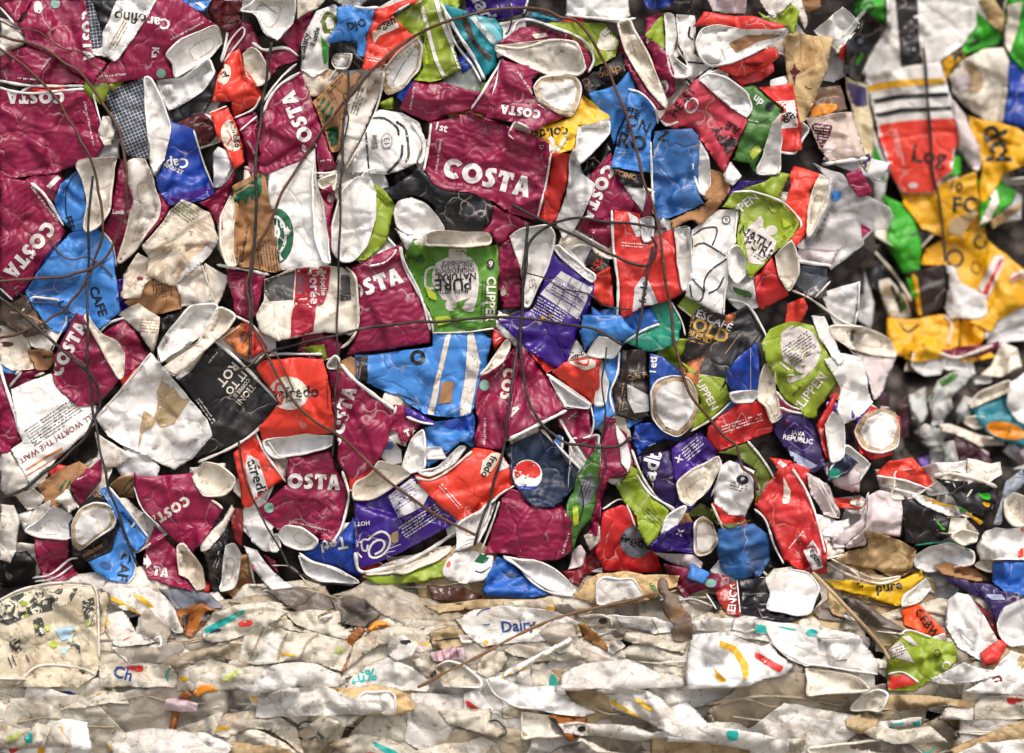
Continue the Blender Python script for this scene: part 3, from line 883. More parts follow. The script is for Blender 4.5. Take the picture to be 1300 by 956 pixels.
x pu 1130,140 -32 160 6
x wh 1230,270 -33 240 5
t IN|AS 0,0 0 0 wh
t HOT 915,280 175 24 wh
R wh 19 870,440 895,540 1000,535 1150,490 1300,410 1420,330
H cr 860,150 870,60 950,10 1000,-60 1120,-40 1180,10 1060,90 960,145
#---------------- C0
@C0 2 paper_cup|purple cup with white script at the very top of the picture|cup
W pu 390,-30 740,-30 720,70 600,110 460,90 400,60
t dad 490,30 65 90 wh
R wh 12 740,-10 715,75
@C0 3 paper_cup|lime cup printed with leaves and split by white stripes, top centre|cup
W li 0,100 160,-10 400,-20 300,120 370,380 280,430 200,455 110,440 150,380 150,260 60,170
p li2 160,320 200,330 230,350 190,365
p li2 240,220 290,200 280,250 250,280
p li2 60,60 110,40 90,90
l wh 20 140,-10 190,170 230,320 280,430
l wh 22 230,-10 260,100 320,250 365,380
t 3: 165,220 5 40 bk
@C0 3 paper_cup|teal cup with brown and white leaf pattern beside white folded rims|cup
W te 260,20 400,60 470,90 560,100 600,160 600,210 560,300 570,370 510,415 480,420 420,300
p te2 400,90 470,80 540,130 600,200 570,260 530,240 480,150
p wh 420,100 450,90 500,150 560,220 550,250 510,210
p db 380,70 420,130 450,230 540,310 530,340 430,240 380,140
R wh 18 260,20 350,180 440,320 500,440
R wh 14 280,60 330,220 430,360 480,450
@C0 1 plastic_film|cloudy clear plastic over blue and lime scraps, top centre|plastic
W gtb 370,350 440,330 480,430 470,560 400,500 240,460 300,420
@C0 1 paper_cup|bright blue scrap behind the teal leaf cup|cup
W rb 330,320 420,280 440,360 380,400
@C0 1 paper_cup|dark navy and teal scraps under the rusty arc wire at the top|cup
W nv 720,60 940,100 950,160 800,130 700,100
p te 760,60 850,80 900,110 760,90
@C0 3 paper_cup|blank white cup wall at the top between the wire and blue scraps|cup
W wh 945,-20 1290,-20 1300,90 1240,130 950,85
R wh 14 945,85 1240,110 1330,100
@C0 2 paper_cup|light blue cup edge at the top, just under the black banded cup|cup
W bl 1060,510 1230,470 1300,380 1340,560 1230,720 1215,800 1150,640
@C0 3 paper_cup|black band cup with gold script letters, upside down|cup
W bk 1025,440 1120,380 1260,290 1300,370 1180,450 1060,520
t chino 1190,400 160 44 kr
t C 1060,450 150 44 kr
@C0 4 paper_cup|lime and white leaf cup with a cream rim over the burgundy folded cup|cup
W li 800,125 960,120 1170,130 1240,230 1220,310 1070,390 1090,330 1040,240 920,180
p cr 1140,170 1200,130 1240,200 1220,270 1160,280 1110,260
x bk 1190,170 -40 90 2
@C0 5 paper_cup|burgundy cup squashed flat showing a wide dirty white mouth, top centre|cup
W bur 560,240 640,200 690,150 760,145 950,190 1040,240 1090,330 1070,390 1050,400 1020,280 900,240
p cr 760,190 830,180 850,200 780,215
H dw 555,245 600,245 880,215 1000,230 1020,260 1055,375 1020,410 870,415 740,370 620,310 560,280
R wh 15 650,180 680,120 750,110 880,150 1040,220 1100,320 1070,400
R cr 12 560,250 700,265 870,220 1000,240 1030,340
@C0 5 paper_cup|burgundy cup with white bottom disc seen end-on, top centre|cup
W bur 590,320 660,350 740,360 810,405 760,440 770,520 830,580 960,640 760,720 690,680 500,650 560,480
t COSTA 697,615 188 50 wh
x wh 740,480 55 260 1
x wh 830,600 30 90 1
D wh 765,480 810,430 870,415 1000,420 1030,480 1020,570 970,640 890,620 800,560
@C0 4 paper_cup|burgundy cup side with paired white rims left of the white disc cup|cup
W bur 440,590 560,400 600,330 620,350 570,520 530,640 430,620
R wh 14 600,325 540,420 480,520 425,600
R wh 14 590,330 560,470 515,650
@C0 3 paper_cup|yellow tea cup with black word and white arc, upper centre|cup
W ye 780,700 960,650 1040,525 1190,640 1180,680 1020,690 1000,820 860,860 850,790 760,740
t colldg 860,725 175 60 bk
l wh 24 870,850 880,790 860,760
l wh 18 900,830 950,750
H wh 1010,700 1180,655 1190,730 1060,870 1020,900 1000,850
@C0 2 plastic_film|glossy black film with gold glints below the yellow tea cup|plastic
W bkg 1020,910 1170,770 1205,830 1180,920 1060,1010 1020,960
@C0 6 paper_cup|big burgundy rippled cup lying sideways with its white name, centre of the upper half|cup
W bur 190,680 420,615 500,650 760,740 855,790 860,870 800,1200 785,1210 650,1180 540,1110 420,1060 270,1045 215,1010 175,930
t COSTA 515,975 14 112 wh
t 1st 265,700 15 44 wh
x wh 245,860 -82 230 1
x wh 690,710 12 180 1
l wh 3 800,800 825,800 810,820 800,800
R wh 15 205,680 190,800 165,940
R wh 10 860,790 850,940 790,1200
@C0 2 paper_cup|black and white scraps below the pen-drawn cup's rim|cup
W bk 0,900 120,880 160,950 80,960 0,1050
#---------------- C1
@C1 4 paper_cup|coral red and white striped cup side by the burgundy sideways cup|cup
W re 870,-25 970,-20 960,80 940,200 890,350 860,360 785,330 840,150
R wh 9 865,-20 850,80 820,230 790,320
@C1 4 paper_cup|grey-white cup base with frayed edge right of the coral red strip|cup
W:lining gw 970,-30 1000,-60 1040,90 1110,150 1050,300 990,400 930,450 900,380 890,350 950,200
p wh 950,150 1110,150 1050,300 1000,330 920,330
@C1 2 paper_cup|burgundy cup with white name running down right, under the blue cups, centre right|cup
W bur 1080,90 1190,-30 1260,110 1330,230 1310,300 1180,500 1000,390 1060,300
t COSTA 1120,195 -245 74 wh
R wh 9 1180,505 1080,450 985,395
@C1 2 paper_cup|burgundy cup with small green round mark, folded behind the green tea cup|cup
W bur 370,330 420,270 560,265 760,360 640,420 600,560 570,500 540,420 380,410
c gg 435,335 28,30
W:lining wh 300,380 310,300 370,270 380,400 330,410
@C1 1 paper_cup|pale tissue-like cup scrap above the small burgundy fold|cup
W:lining gw 370,230 450,205 560,265 480,280 380,280
@C1 2 paper_cup|burgundy cup strip between the green tea cup and the open white cup|cup
W bur 570,500 640,440 700,600 700,830 600,830 570,700
p cr 580,770 600,700 625,750
@C1 3 paper_cup|open crumpled white cup standing behind the wires, centre|cup
H wh 635,430 700,390 860,370 885,430 860,560 740,830 715,820 700,620
x db 760,700 80 60 3
@C1 5 paper_cup|green tea cup with white teapot picture and upside-down slogan|cup
W grn 60,540 110,440 140,450 150,485 420,495 575,480 580,640 560,900 550,945 230,965 190,830 140,740
p gt 210,640 230,580 290,550 420,545 460,600 470,690 460,760 440,850 380,845 380,810 420,770 340,800 270,780 210,690
p gt 300,500 400,500 400,560 300,560
c gt 315,812 32,34
l gt 12 230,600 180,620 175,710 215,720
l gt 20 440,740 420,800 385,830
t PURE 325,698 178 64 bk
t NATURAL 340,655 178 36 bk
t INGREDIENTS 335,622 178 25 bk
t AND A CLEAR 345,598 178 20 bk
t CONSCIENCE 350,577 178 20 bk
t MADE WITH 325,738 178 22 bk
t CLIPPER 533,780 92 50 cr
x bk 490,790 92 220 2
c bk 533,585 22,26
t 6 533,585 180 34 cr
c dkg 147,565 24,26
p li2 170,700 230,750 240,790 190,770
p li2 220,880 300,870 330,900 240,930
p ye 120,440 145,445 148,480 130,475
R wh 12 40,490 60,580 140,740 200,950
R wh 9 215,965 400,960 550,940
@C1 5 paper_cup|folded cream rim lying above the green tea cup|cup
H cr 170,420 250,400 530,415 540,440 530,480 400,490 180,480
@C1 4 paper_cup|purple cup with white nutrition table, right of centre|cup
W pu 880,520 960,570 1090,650 1105,700 1085,800 1010,960 930,1190 740,1060 570,900 700,850 760,830 800,740
p gw 920,625 1095,720 1010,890 805,750
l pu 3 860,690 1050,800
l pu 3 890,655 1075,760
l pu 3 835,725 1030,845
l pu 3 980,655 900,810
l pu 3 1040,690 960,850
x pu 950,750 29 180 6
x wh 850,850 30 180 6
c ye 860,870 12,8
c ye 820,880 12,8
H gw 870,500 900,480 1030,590 1110,650 1090,690 960,590
@C1 3 paper_cup|white rim crossing behind the purple cup toward the red scrap|cup
W:lining wh 570,840 650,880 760,1000 920,1160 900,1190 700,1080 560,930
@C1 2 paper_cup|black-rimmed white scrap with orange marks beside the purple cup|cup
H gw 960,510 1020,480 1100,500 1080,590 1040,590
W bk 1080,500 1180,560 1185,620 1120,650 1050,590
t 155 1115,590 -50 36 or
@C1 3 paper_cup|burnt orange red folded scrap between purple and red cups|cup
W or 1100,650 1190,600 1210,820 1140,820 1080,760
@C1 1 paper_cup|dark blue mottled scraps under the tall red cup, right of centre|cup
W blm 1030,870 1210,820 1300,830 1330,1000 1230,1060 1100,1010 1020,960
#---------------- C2
@C2 2 paper_cup|tiny red patterned scrap between the striped blue cup and the purple cup|cup
W re 540,60 590,50 640,80 620,130 560,200 540,140
l wh 6 550,80 600,110 560,140
@C2 3 paper_cup|cream folded rim above the narrow burgundy cup, centre|cup
H cr 470,330 510,290 620,130 650,150 640,190 600,260 500,320
@C2 4 paper_cup|narrow tall burgundy cup with green recycling mark, in the centre|cup
W bur 445,450 480,340 600,260 660,180 680,170 680,330 650,520 620,680 600,735 540,745 440,725 460,600
c gg 498,386 27,30
t COS 625,380 98 66 cr
x wh 500,640 92 190 1
x wh 600,290 -50 130 1
@C2 3 paper_cup|triangular burgundy rippled cup with white bottom rim, centre|cup
W bur 680,170 740,200 860,370 945,510 820,590 620,680 640,530 670,330
t A 660,525 60 60 wh
R wh 18 950,525 820,590 620,690
@C2 3 paper_cup|red scrap folded under the purple cup's white edge|cup
W re 740,200 800,220 920,270 840,325 790,260
@C2 3 paper_cup|small white cup scrap with black lettering under the purple cup|cup
W gw 960,210 1000,130 1040,180 1060,230 970,250
t AJIPP 1000,225 -5 34 bk
@C2 4 paper_cup|orange-red cup with curled cream logo and long white rim, right of centre|cup
W or 870,320 930,260 1050,235 1135,240 1130,400 1095,490 980,410
p cr 950,255 1110,240 1110,290 1050,305
l or 12 1000,260 1060,275 1070,250
R wh 14 840,325 960,400 1090,495
H gw 850,340 940,400 1080,495 1070,515 940,505 880,400
@C2 4 paper_cup|light blue cup with white pointed mouth above the orange-red cup|cup
W bl 1050,200 1020,90 1040,0 1250,0 1330,100 1270,150 1130,110
H wh 1055,215 1130,110 1255,160 1210,230 1130,240
@C2 3 paper_cup|narrow blue cup standing beside white crescent rim, right of centre|cup
W bl 1160,250 1250,200 1240,320 1200,420 1220,550 1140,600 1110,640 1090,560 1100,500
H gw 1140,250 1180,360 1160,495 1105,495 1120,400
R wh 12 1240,200 1230,320 1190,430 1210,540
R wh 9 1085,500 1100,600 1080,680
@C2 2 paper_cup|burgundy cup corner between dark blue cola cup and blue strip|cup
W bur 940,510 1080,515 1090,620 1120,720 1070,800 1020,720 960,640 900,610
x wh 990,550 -40 80 1
R wh 17 910,570 980,690 1060,810
@C2 1 paper_cup|blue crushed cups shadowed beneath the striped blue cup, centre|cup
W bl 170,620 230,590 330,570 430,500 450,600 440,730 370,700 250,800 180,840
p bk 260,740 310,750 280,780 250,770
p rb 230,600 330,570 440,540 440,640 400,700 420,640 320,625
@C2 2 paper_cup|purple and white slivers left of the shaded blue cups|cup
W pu 60,500 160,540 230,590 200,610 70,560
R wh 13 70,560 150,590 220,600
@C2 5 paper_cup|orange-red cup with cream oval logo wedged under the narrow burgundy cup|cup
W or 110,880 200,880 300,840 440,730 540,745 590,760 690,900 690,910 560,1020 470,1080 355,1130 260,1060 150,950
p cr 475,870 490,800 540,755 590,760 560,830 510,890
p gw 590,765 640,830 580,860
t fredo 525,835 118 42 bk
x wh 310,1000 48 170 2
R cr 14 120,895 210,905 320,840 430,750
R wh 12 700,920 600,975 500,1060 360,1140
H gw 130,870 250,830 360,715 400,730 330,820 200,885
@C2 6 paper_cup|dark navy cola cup with red white and blue ball logo|cup
W nv 600,730 800,640 900,720 1020,850 980,960 930,1020 880,1055 780,1060 710,1000 690,960 655,930 640,880 640,800
c wh 735,877 82,82
p re 660,840 700,805 750,797 795,825 812,875 770,900 710,880 670,900
p rb 660,940 720,940 770,945 800,935 780,958 735,962 690,955
R wh 14 810,630 900,720 1030,850
@C2 2 paper_cup|bottle-green printed cup crumpled beside the dark navy cola cup|cup
W gr 1000,900 1060,800 1130,700 1140,900 1120,1100 1030,1180 980,1300 960,1180 940,1080
c gy 1060,960 42,90 15
x bk 1060,960 -70 100 4
p li2 980,1060 1010,1040 1020,1150 990,1160
@C2 3 paper_cup|tall thin burgundy folded strip under the blue strip, right of centre|cup
W bur 1160,560 1220,570 1250,700 1300,870 1180,900 1150,1000 1120,1220 1070,1200 1120,1000 1140,800
W:lining wh 1215,590 1270,660 1310,800 1290,870 1250,800
#---------------- C3
@C3 4 paper_cup|faded burgundy cup with white text along its right, lower centre|cup
W bur 600,120 640,80 720,110 810,180 870,150 930,190 980,270 975,440 900,480 780,485 600,445 500,440 550,280 570,230
x wh 940,230 80 100 1
x wh 945,390 108 160 1
R wh 16 560,160 520,260 460,390
R wh 11 580,160 540,280 480,430
@C3 3 paper_cup|white folded cup fragment beneath the crossing wires, lower centre|cup
H wh 340,300 400,250 480,220 500,180 540,170 480,320 440,400 350,430
@C3 3 paper_cup|white cup with green dot emblem and grey scribble, lower centre|cup
W wh 290,480 340,440 430,430 470,440 550,460 540,560 480,600 400,610 290,590 260,540
p dg 440,490 480,440 520,440 525,480 490,500
l dgr 7 450,540 480,550 530,520
p re 290,495 310,480 315,515 285,520
R wh 10 330,430 400,390 470,370
@C3 3 paper_cup|blue cup with black marks and folded white rim above the lower bale|cup
W bl2 480,650 520,560 570,460 640,490 700,560 760,600 845,670 750,690 600,690 510,685
p bk 590,540 700,570 640,580
H gw 600,460 700,480 800,490 880,530 960,590 1000,650 980,680 880,660 780,600 680,510
R wh 12 600,455 680,510 760,600 860,660 990,680
@C3 1 paper_cup|dark brown glossy scrap lying on the lower bale|scrap
W drk 180,620 380,630 490,680 440,710 300,710 210,690
@C3 2 paper_cup|red cup with grey smudged round logo, standing above the lower bale|cup
W re2 1150,220 1260,170 1300,200 1400,330 1480,550 1330,550 1160,540 1110,440
c gy 1335,380 90,90
t fredo 1335,380 10 60 bk
R wh 9 1150,200 1260,150 1330,300
@C3 1 paper_cup|dark red rag-like cup scraps beneath the red smudged-logo cup|cup
W dr 920,540 1000,530 1060,460 1130,450 1160,550 1050,560 1020,620 970,600
p wh 1080,540 1150,520 1140,560
@C3 2 paper_cup|lilac-white cup fold with a tan edge at lower centre right|cup
W:lining lw 980,440 1030,390 1060,440 1030,520 960,530
W:flap cr 1040,350 1130,290 1140,370 1080,430
#---------------- D0
@D0 2 paper_cup|deep blue and black scraps at the very top right of centre|cup
W rb 280,-10 460,-10 440,40 330,60 300,40
W:flap bk 370,60 460,10 560,0 550,70 440,70
@D0 2 paper_cup|pinkish white cup mouth at the top above the red ring-shaped cup|cup
W:lining lw 630,-20 860,-20 850,80 750,80 670,60
@D0 1 paper_cup|burgundy and lime scraps behind the narrow white folds, upper right|cup
W bur 300,100 400,60 420,120 340,160 300,220
@D0 3 paper_cup|small lime cup with two white vertical folds, upper right of centre|cup
W li 290,200 400,70 420,250 400,290 330,220
H wh 405,70 460,80 470,190 455,300 540,380 530,425 460,425 430,380 420,280
@D0 4 paper_cup|burgundy cup with curved side and white ring letter, upper right of centre|cup
W bur 310,240 340,220 430,300 460,420 468,500 430,545 400,530 330,420 330,330
c wh 402,478 26,38
c bur 402,478 12,20
@D0 3 paper_cup|white cup with black looping lines behind the red ring-shaped cup|cup
W wh 470,75 570,90 580,180 570,300 680,370 620,450 560,460 520,420 530,350 480,280
l bk 10 545,150 540,200 570,220
l bk 10 480,250 510,300
l bk 9 530,340 620,350
l bk 9 660,370 570,440
@D0 4 paper_cup|narrow standing cup mouth with white rim beside a burgundy side, upper right|cup
W bur 180,330 220,300 300,470 420,600 370,610 280,520
H cr 145,130 210,110 245,170 330,330 425,560 415,600 320,500 240,370 190,280
@D0 5 paper_cup|red cup squashed flat with open white ring mouth, top right|cup
W re 560,150 620,60 700,80 900,90 1075,140 1060,165 870,170 680,140
p or 620,140 660,95 700,100 680,140
W:flap re 680,370 880,290 1020,260 1040,310 980,360 900,400 850,420 780,420
p dr 840,350 960,340 900,380
H wh 580,230 610,160 680,135 880,165 1075,160 1080,195 1000,240 870,300 760,350 660,360 600,320
p kr 760,240 860,190 1000,190 1060,175 1040,200 920,230 800,290
R wh 8 720,250 745,330
@D0 3 paper_cup|dark red folded cup part hanging under the red ring-shaped cup|cup
W re2 780,420 900,400 1000,340 1010,390 940,440 830,480
@D0 5 paper_cup|faded rose-red cup with stars and black upside-down lettering, upper right|cup
W pk 380,650 470,550 570,440 640,410 700,540 860,660 820,760 740,930 720,950 690,900 620,790 560,710 440,710
t HE IST 505,560 -52 50 bk
c wh 555,580 36,46 30
c pk 555,580 27,36 30
t RUMPY 750,800 -120 56 bk
t ULE 790,710 -150 44 bk
p bk 740,770 765,765 775,735 785,765 815,765 795,785 800,810 770,795 745,810 750,785
H gw 590,430 650,405 760,430 870,520 885,590 860,655 720,550 620,460
@D0 3 paper_cup|green and white leafy cup leaning right of the faded rose cup|cup
W gr 830,480 900,470 1060,600 1000,700 950,820 900,953 870,900 780,880 820,760 870,640
t up 920,555 35 44 wh
p li2 870,840 920,790 940,830 890,880
c bk 985,585 26,26
x wh 900,670 15 80 1
@D0 3 paper_cup|stained brown-tan cup with maroon star, right of the red ring-shaped cup|cup
W tnc 1060,190 1120,180 1340,210 1290,420 1180,670 1140,680 1120,560 1090,480 1070,350
p mr 1090,390 1110,385 1120,340 1135,385 1165,390 1130,410 1120,470 1110,410
l bk 5 1180,475 1200,490 1215,485
@D0 1 paper_cup|grey and lime pile of cup folds at the top right|cup
W dw 920,-10 1160,-10 1200,120 1180,170 1150,100 1100,20 1010,110 960,60
W:flap li 910,60 1010,110 1110,20 1150,60 1120,200 1080,150 960,110
@D0 4 paper_cup|red and white banded cup with small black logo, near right|cup
W re 920,480 1110,460 1130,560 1160,710 1160,830 1040,840 1040,700 1060,600
p wh 1000,560 1120,550 1145,700 1040,710
p wh 990,430 1110,460 920,480
t egafr 1100,635 -8 58 bk
@D0 4 paper_cup|long narrow white cup mouth between green leaf cup and banded cup|cup
H wh 1000,680 1045,620 1050,760 1035,953 920,953 950,840
@D0 5 paper_cup|light blue cup with black squares and white rim at left, upper right of centre|cup
W bl 205,490 290,510 350,580 360,680 330,740 330,953 110,920 140,780 190,650
t FFE 235,615 15 38 bk
t ON 260,680 25 66 bk
t FFE 180,700 15 38 bk
t RO 230,780 12 84 bk
x nb 180,850 8 110 3
R wh 11 205,490 280,515 350,590 370,680
@D0 5 paper_cup|mid-blue scuffed cup with tan base and white right edge|cup
W blm 350,720 560,705 600,760 590,1060 625,1120 440,1200 360,1230 330,1000
t Z 400,745 15 60 bk
R wh 13 330,780 335,950 345,1180
@D0 3 paper_cup|white leaf-shaped cup mouth between the blue and rose cups|cup
H wh 560,760 600,770 650,870 660,1010 640,1080 600,1060 565,950
#---------------- D1
@D1 4 paper_cup|tan cup base slab below the mid-blue scuffed cup|cup
W kr 430,350 620,260 760,140 770,180 700,280 600,380 560,340 450,385
@D1 3 paper_cup|brown card side right of the white leaf-shaped mouth|cup
W kr 650,60 720,80 760,150 700,250 640,240 620,220 660,150
@D1 3 paper_cup|small white triangle tip beneath the rose cup|cup
W:lining wh 720,90 770,15 835,100 780,160 740,140
@D1 2 paper_cup|lime and white cup side under the long narrow mouth, near right|cup
W li 810,180 960,130 1040,80 1100,90 1060,170 1030,240 900,190
p gr 820,0 860,-20 900,60 880,120 820,180
@D1 2 paper_cup|white triangle of cup behind the upper blue cups|cup
W:lining gw 170,140 300,170 300,240 290,300 230,230
W:band bk 120,50 280,90 290,170 170,150 130,90
t TCINO 190,95 15 30 kr
@D1 3 paper_cup|tall coral red cup with white rims both sides and black oval logo, right of centre|cup
W re 130,290 270,310 300,450 460,390 470,560 515,740 430,790 280,830 165,895 150,700 120,500
p gw 205,300 260,330 280,430 250,440 220,370
p gw 230,850 240,720 290,650 320,680 370,800
t fredo 290,740 -85 40 bk
x wh 240,485 5 140 2
R wh 15 115,290 125,500 150,700 145,890
H gw 265,340 340,330 345,450 290,465
H wh 460,390 545,380 555,500 560,690 510,740 480,600
@D1 2 paper_cup|red creased cup corner behind the tall coral cup at its left|cup
W or 0,650 110,600 130,820 40,800 0,760
@D1 3 paper_cup|white cup with big black line drawing of a petal, right of centre|cup
W wh 560,400 700,285 815,285 800,450 770,600 740,780 725,880 520,760 555,600
l bk 9 560,430 620,390 690,385 690,430 670,480
l bk 9 570,490 620,470 740,540
l bk 9 745,560 660,620 625,680 625,740
l bk 9 730,660 700,720 650,745
l bk 8 545,700 560,780 600,790 620,740 560,670
c bk 745,343 24,24
c wh 745,343 18,18
t fi 745,343 0 22 bk
R wh 9 805,290 790,450 745,700 730,870
@D1 4 paper_cup|lime cup with teapot print and white rim, tilted, near right|cup
W li 720,270 780,190 900,190 1060,250 1155,360 1110,440 1000,530 900,650 870,665 850,600 860,560 800,480 820,290
t PPEN 850,255 -40 50 wh
p gt 840,420 880,370 940,320 920,330 960,400 1020,460 1010,520 950,590 870,580 850,480
c gt 995,400 32,28
l gt 20 870,390 940,370 930,330
t NATURAL|URE 0,0 0 0 bk
t NATU 905,440 30 50 bk
t PURE 930,500 30 56 bk
x bk 930,555 30 100 2
p li2 970,260 1030,290 1000,310
p li2 1050,330 1110,370 1060,390
R wh 11 780,190 900,190 1060,250 1155,350 1150,390
@D1 3 paper_cup|small white cup opening at the left of the lime teapot cup|cup
H wh 760,510 800,480 850,520 860,590 855,650 800,690 760,640
@D1 2 paper_cup|dark red cup with a ribbed white mouth below the lime teapot cup|cup
W re2 900,660 1000,540 1030,640 1090,760 940,840 910,790
H cr 1010,540 1100,450 1140,560 1140,650 1090,730 1040,670
@D1 2 paper_cup|white and green scrap left of the dark red cup, right of centre|cup
W wh 770,690 890,670 910,780 860,780 770,740
p gr 780,710 880,740 890,780 800,770
@D1 3 paper_cup|bright red cup standing beside a pleated white side, near right|cup
W or 1110,40 1265,90 1210,200 1190,400 1140,490 1090,450 1150,380 1070,270
H cr 1260,90 1330,110 1300,260 1200,440 1190,400 1210,200
@D1 1 plastic_film|smoky grey plastic behind the ragged clear film, near right|plastic
W smk 1140,590 1300,610 1300,760 1220,770 1120,730
@D1 3 paper_cup|black coffee cup with gold and white capitals and a tan flame, right of centre|cup
W bks 545,890 600,820 740,870 860,810 990,1080 1000,1110 640,1370 590,1290 480,1190 520,1050
t NESCAFÉ 660,880 24 46 wh
t GOLD 625,935 24 74 gd
t BLEND 600,985 22 34 gd
x gd 580,1020 15 100 1
p fl 740,790 800,860 790,900 740,920
p fl 500,1170 640,1080 600,1140 640,1080 600,1150 560,1200
p fl 480,1180 520,1130 640,1080 600,1160 590,1250 520,1230
l tn 4 740,1080 820,970
R wh 13 760,780 860,810 940,930 1000,1060
@D1 1 paper_cup|teal green cup flap below the tall coral red cup|cup
W tg 330,810 440,780 500,910 480,1010 400,1060 300,1070 190,1020
R wh 9 440,790 500,900 520,980
@D1 1 paper_cup|blue cup flap with white lip just below the tall coral cup|cup
W bl2 0,820 130,900 240,840 330,820 380,910 250,970 170,1010 0,940
R wh 13 380,915 290,950 180,1020
#---------------- D2
@D2 2 paper_cup|dark brown cup with tan speckles and a grey triangle, right of centre|cup
W dbr 170,190 300,190 320,320 330,400 320,570 240,580 130,550 120,430 150,330
t Cafe Fu 260,335 -10 30 tn
p gw 200,380 320,440 320,530 240,540 200,460
x tn 180,450 -80 160 2
@D2 4 paper_cup|blue cup end-on with large white bottom disc and brown ring stain, right of centre|cup
W rb2 320,210 400,230 480,300 560,380 590,480 560,600 480,690 400,680 330,560 320,400
t Tetl 340,280 -85 44 wh
D wh 330,420 370,360 460,330 540,350 590,430 590,520 550,620 480,670 400,640 340,560
@D2 3 paper_cup|olive-lime cup part with cream word below the black coffee cup|cup
W li 500,250 590,320 740,350 770,460 680,560 550,640 560,560 600,480 560,370
t UPPEN 640,440 60 44 cr
R wh 11 770,480 670,570 550,640
@D2 3 paper_cup|royal blue cup with glossy folds and white rim, right of the black coffee cup|cup
W rb 735,320 820,220 920,150 930,330 915,415 840,430 770,415
l wh 2 880,180 880,410
H wh 760,430 915,410 920,440 890,480 790,480
@D2 2 paper_cup|red cup lying flat with white scuffs beneath the royal blue cup|cup
W re2 640,620 700,560 800,490 940,470 1010,600 1000,640 870,690 700,750 640,690
x wh 830,600 -18 230 3
l wh 2 770,650 830,540 860,590
@D2 2 paper_cup|dark crumpled cream cup edge right of the royal blue cup|cup
H cr 915,400 960,260 1010,290 1020,400 1050,560 1000,600 960,500 920,470
@D2 3 paper_cup|lime cup with round teapot print and cream word rising, near right|cup
W li 940,160 980,80 1100,30 1230,60 1300,200 1390,320 1250,520 1240,570 1180,560 1130,500 1060,460 1000,330 960,250
p gt 1070,90 1150,60 1230,100 1270,190 1240,280 1180,340 1090,380 1070,330 1150,320 1060,250 1040,150
l gt 12 1110,60 1050,110 1070,160
l gt 12 1040,260 1090,300
x bk 1150,190 -35 170 8
t CLIPPEN 1200,430 -52 52 cr
x bk 1160,390 -52 150 1
R wh 12 1020,420 1080,490 1150,520
@D2 2 paper_cup|navy-purple cup with diamond badge of white capitals, near right|cup
W np 1050,540 1190,545 1250,650 1300,830 1230,870 1150,850 1070,740 1010,640 1010,600
l lp 6 1120,590 1215,680 1170,745 1065,660 1120,590
p lp 1110,640 1140,610 1160,640
t JAVA 1140,655 8 24 wh
t REPUBLIC 1140,683 10 28 wh
p wb 1090,740 1180,790 1250,830 1200,850 1110,810
R wh 14 1040,510 1100,530 1190,545
@D2 3 paper_cup|purple cup with white star and tilted text showing its white rim below, right of centre|cup
W pu2 440,730 520,680 610,640 690,750 700,780 600,830 500,930 470,940 450,840
t x 485,790 -30 50 wh
x wh 560,740 -40 120 5
H cr 470,930 560,850 700,780 710,840 660,950 600,1010 550,1050 490,1010
@D2 2 paper_cup|dark purple cup with white looping script going down, right of centre|cup
W np 240,780 440,740 460,830 480,930 470,1040 440,1080 360,1000 300,880
t Cadb 320,860 -75 90 wh
R wh 13 225,740 280,880 360,1000 460,1080
@D2 2 paper_cup|deep blue cup scrap with small green picture label|cup
W rb 240,600 330,590 400,640 430,680 310,730 260,775 230,680
p wb 315,720 390,690 400,740 330,755
p gr 370,710 420,695 425,730 375,735
@D2 1 paper_cup|burgundy standing strip with white lip near the wire end, right of centre|cup
W bur 130,600 200,650 240,780 240,880 130,900
@D2 2 paper_cup|white cup with small black fair-trade style square and text, right of centre|cup
W wh 720,830 760,795 900,860 895,1010 850,1110 760,1100 680,1040 670,960
c bk 835,905 34,26 10
p wh 825,890 850,895 845,905 825,915
x bk 810,950 15 90 3
R dw 9 720,800 700,900 660,1000
@D2 1 paper_cup|dark lime cup behind the white cup with the small black square|cup
W ol 700,760 860,700 960,800 1020,900 1060,990 960,1050 900,1050 900,850 800,770
R wh 13 860,690 950,800 1040,950
@D2 2 paper_cup|red and white striped cup edge, lower right of the purple badge cup|cup
W re 980,780 1100,800 1200,850 1230,1000 1130,1000 1050,900
l wh 26 1040,810 1120,880 1190,1000
#---------------- D3
@D3 3 paper_cup|large red cup leaning with long white rim and small white logo, lower right|cup
W re2 900,180 1020,0 1110,-60 1180,60 1240,230 1300,420 1300,560 1170,550 1060,480 1000,320 960,250
p cr 1060,20 1100,100 1090,170 1050,175 1060,120
p gw 1170,430 1220,370 1260,430 1280,520 1220,540
l re 10 1180,420 1225,405 1245,440
t egami 1235,470 60 32 bk
x wh 1150,350 -50 180 1
R wh 14 1110,-20 1180,90 1240,240 1290,440
R wh 12 900,200 960,260 1010,400 1060,500
@D3 2 paper_cup|lime cup with leaf print and black print lines, lower centre right|cup
W li 130,60 250,20 330,130 430,210 400,290 360,370 310,410 260,310 250,240 180,150
x bk 350,260 42 140 3
p li2 320,150 370,170 410,230 370,240
H gw 380,340 420,240 520,180 520,210 460,300
R wh 12 250,10 330,120 460,200
@D3 2 paper_cup|purple shiny cup lying sideways with round white end, lower centre right|cup
W pu 320,400 380,350 460,290 570,270 570,440 340,430
t x 490,330 20 50 wh
D gw 570,270 620,240 670,280 700,370 660,440 600,460 570,440
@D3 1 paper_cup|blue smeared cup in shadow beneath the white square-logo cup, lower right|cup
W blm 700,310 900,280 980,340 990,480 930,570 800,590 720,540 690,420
@D3 1 paper_cup|dark lime scrap between purple cup and white cup, lower right of centre|cup
W ol 490,250 600,170 670,200 690,290 900,260 760,310 600,240
